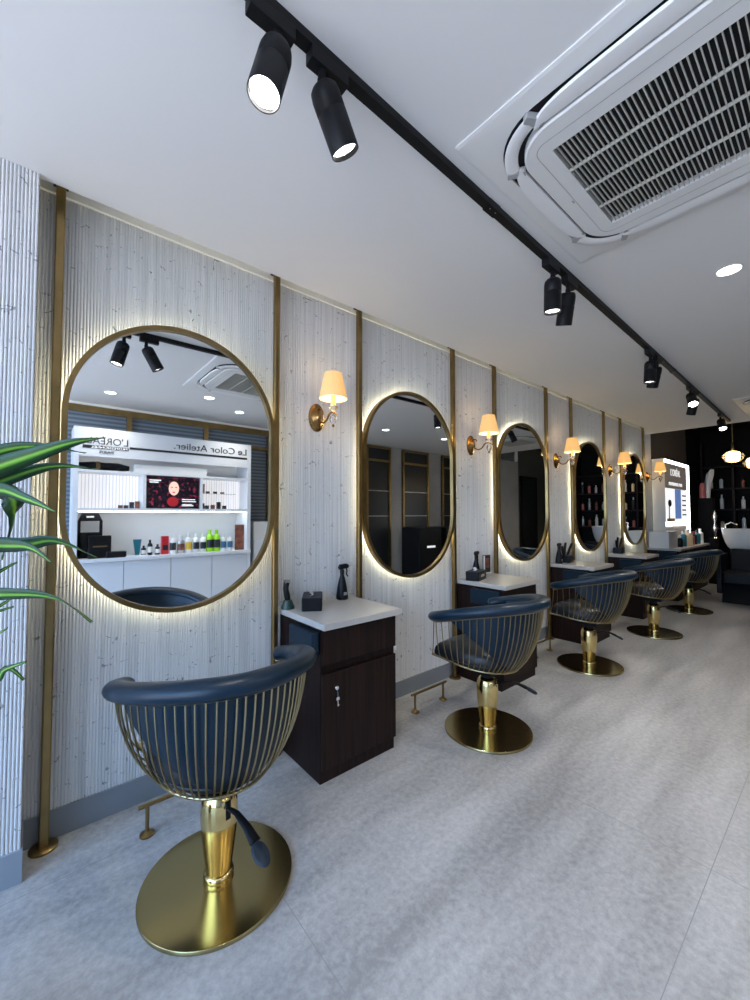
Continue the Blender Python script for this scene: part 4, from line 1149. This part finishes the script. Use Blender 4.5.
for y in (-.42, .19): MB().rbox((-.34, y, .14), (.26, y + .06, .74), .03, axis=1).build('armrest', M['black'], t)

# ------------------------------------------------------------------ daylight, world, camera
wd = bpy.data.worlds.new('World'); scn.world = wd; wd.use_nodes = True
bg = wd.node_tree.nodes['Background']; bg.inputs['Strength'].default_value = 1.0
tcw = wd.node_tree.nodes.new('ShaderNodeTexCoord'); spw = wd.node_tree.nodes.new('ShaderNodeSeparateXYZ')
rw = wd.node_tree.nodes.new('ShaderNodeValToRGB')     # blue sky above the horizon, pale street below
rw.color_ramp.elements[0].position = .48; rw.color_ramp.elements[0].color = (2.9, 2.75, 2.7, 1)
rw.color_ramp.elements[1].position = .54; rw.color_ramp.elements[1].color = (1.25, 2.0, 3.3, 1)
mrw = wd.node_tree.nodes.new('ShaderNodeMapRange'); mrw.inputs['From Min'].default_value = -1; mrw.inputs['From Max'].default_value = 1
wd.node_tree.links.new(tcw.outputs['Generated'], spw.inputs[0]); wd.node_tree.links.new(spw.outputs['Z'], mrw.inputs['Value'])
wd.node_tree.links.new(mrw.outputs[0], rw.inputs['Fac']); wd.node_tree.links.new(rw.outputs['Color'], bg.inputs['Color'])
l = bpy.data.lights.new('daylight', 'AREA'); l.shape = 'RECTANGLE'; l.size = 3.8; l.size_y = 2.4; l.energy = 115; l.color = (.28, .55, 1.)
lo = bpy.data.objects.new('daylight_through_shopfront', l); C.objects.link(lo)
lo.location = (-2.9, -2.0, 2.3); lo.rotation_euler = Vector((1, .0, -.55)).to_track_quat('-Z', 'Y').to_euler()
for x, y, e in ((9.6, -2.3, 30), (11.0, -1.6, 22)):  # unseen fill spots added to brighten the far end, no fittings here
    l = bpy.data.lights.new('back_fill', 'SPOT'); l.energy = e; l.color = (1., .88, .70); l.shadow_soft_size = .05; l.spot_size = math.radians(110); l.spot_blend = .8
    lo = bpy.data.objects.new('back_fill_beam', l); C.objects.link(lo); lo.location = (x, y, H + .40)
for x in SX:
    l = bpy.data.lights.new('sconce', 'POINT'); l.energy = .35; l.color = (1., .70, .36); l.shadow_soft_size = .03
    lo = bpy.data.objects.new('wall_lamp_light', l); C.objects.link(lo); lo.location = (x, -.200, 2.30)
    l = bpy.data.lights.new('sconce', 'POINT'); l.energy = .45; l.color = (1., .70, .36); l.shadow_soft_size = .03
    lo = bpy.data.objects.new('wall_lamp_light', l); C.objects.link(lo); lo.location = (x, -.200, 2.095)

cd = bpy.data.cameras.new('camera'); co = bpy.data.objects.new('camera', cd); C.objects.link(co)
cd.sensor_fit = 'HORIZONTAL'; cd.sensor_width = 36; cd.lens = 402.1 / 750 * 36; cd.clip_start = .02
yaw, pit, rol = .7029, .0355, -.0014
F = Vector((math.sin(yaw)*math.cos(pit), math.cos(yaw)*math.cos(pit), math.sin(pit)))
R = Vector((math.cos(yaw), -math.sin(yaw), 0)); U = R.cross(F)
R2 = R * math.cos(rol) + U * math.sin(rol); U2 = -R * math.sin(rol) + U * math.cos(rol)
mw = Matrix((R2, U2, -F)).transposed().to_4x4(); mw.translation = (0, -2.2591, 1.39)
co.matrix_world = mw
scn.camera = co
vs = scn.view_settings
vs.view_transform = 'Standard'; vs.look = 'None'; vs.gamma = 1; vs.use_curve_mapping = False; vs.exposure = 0.60
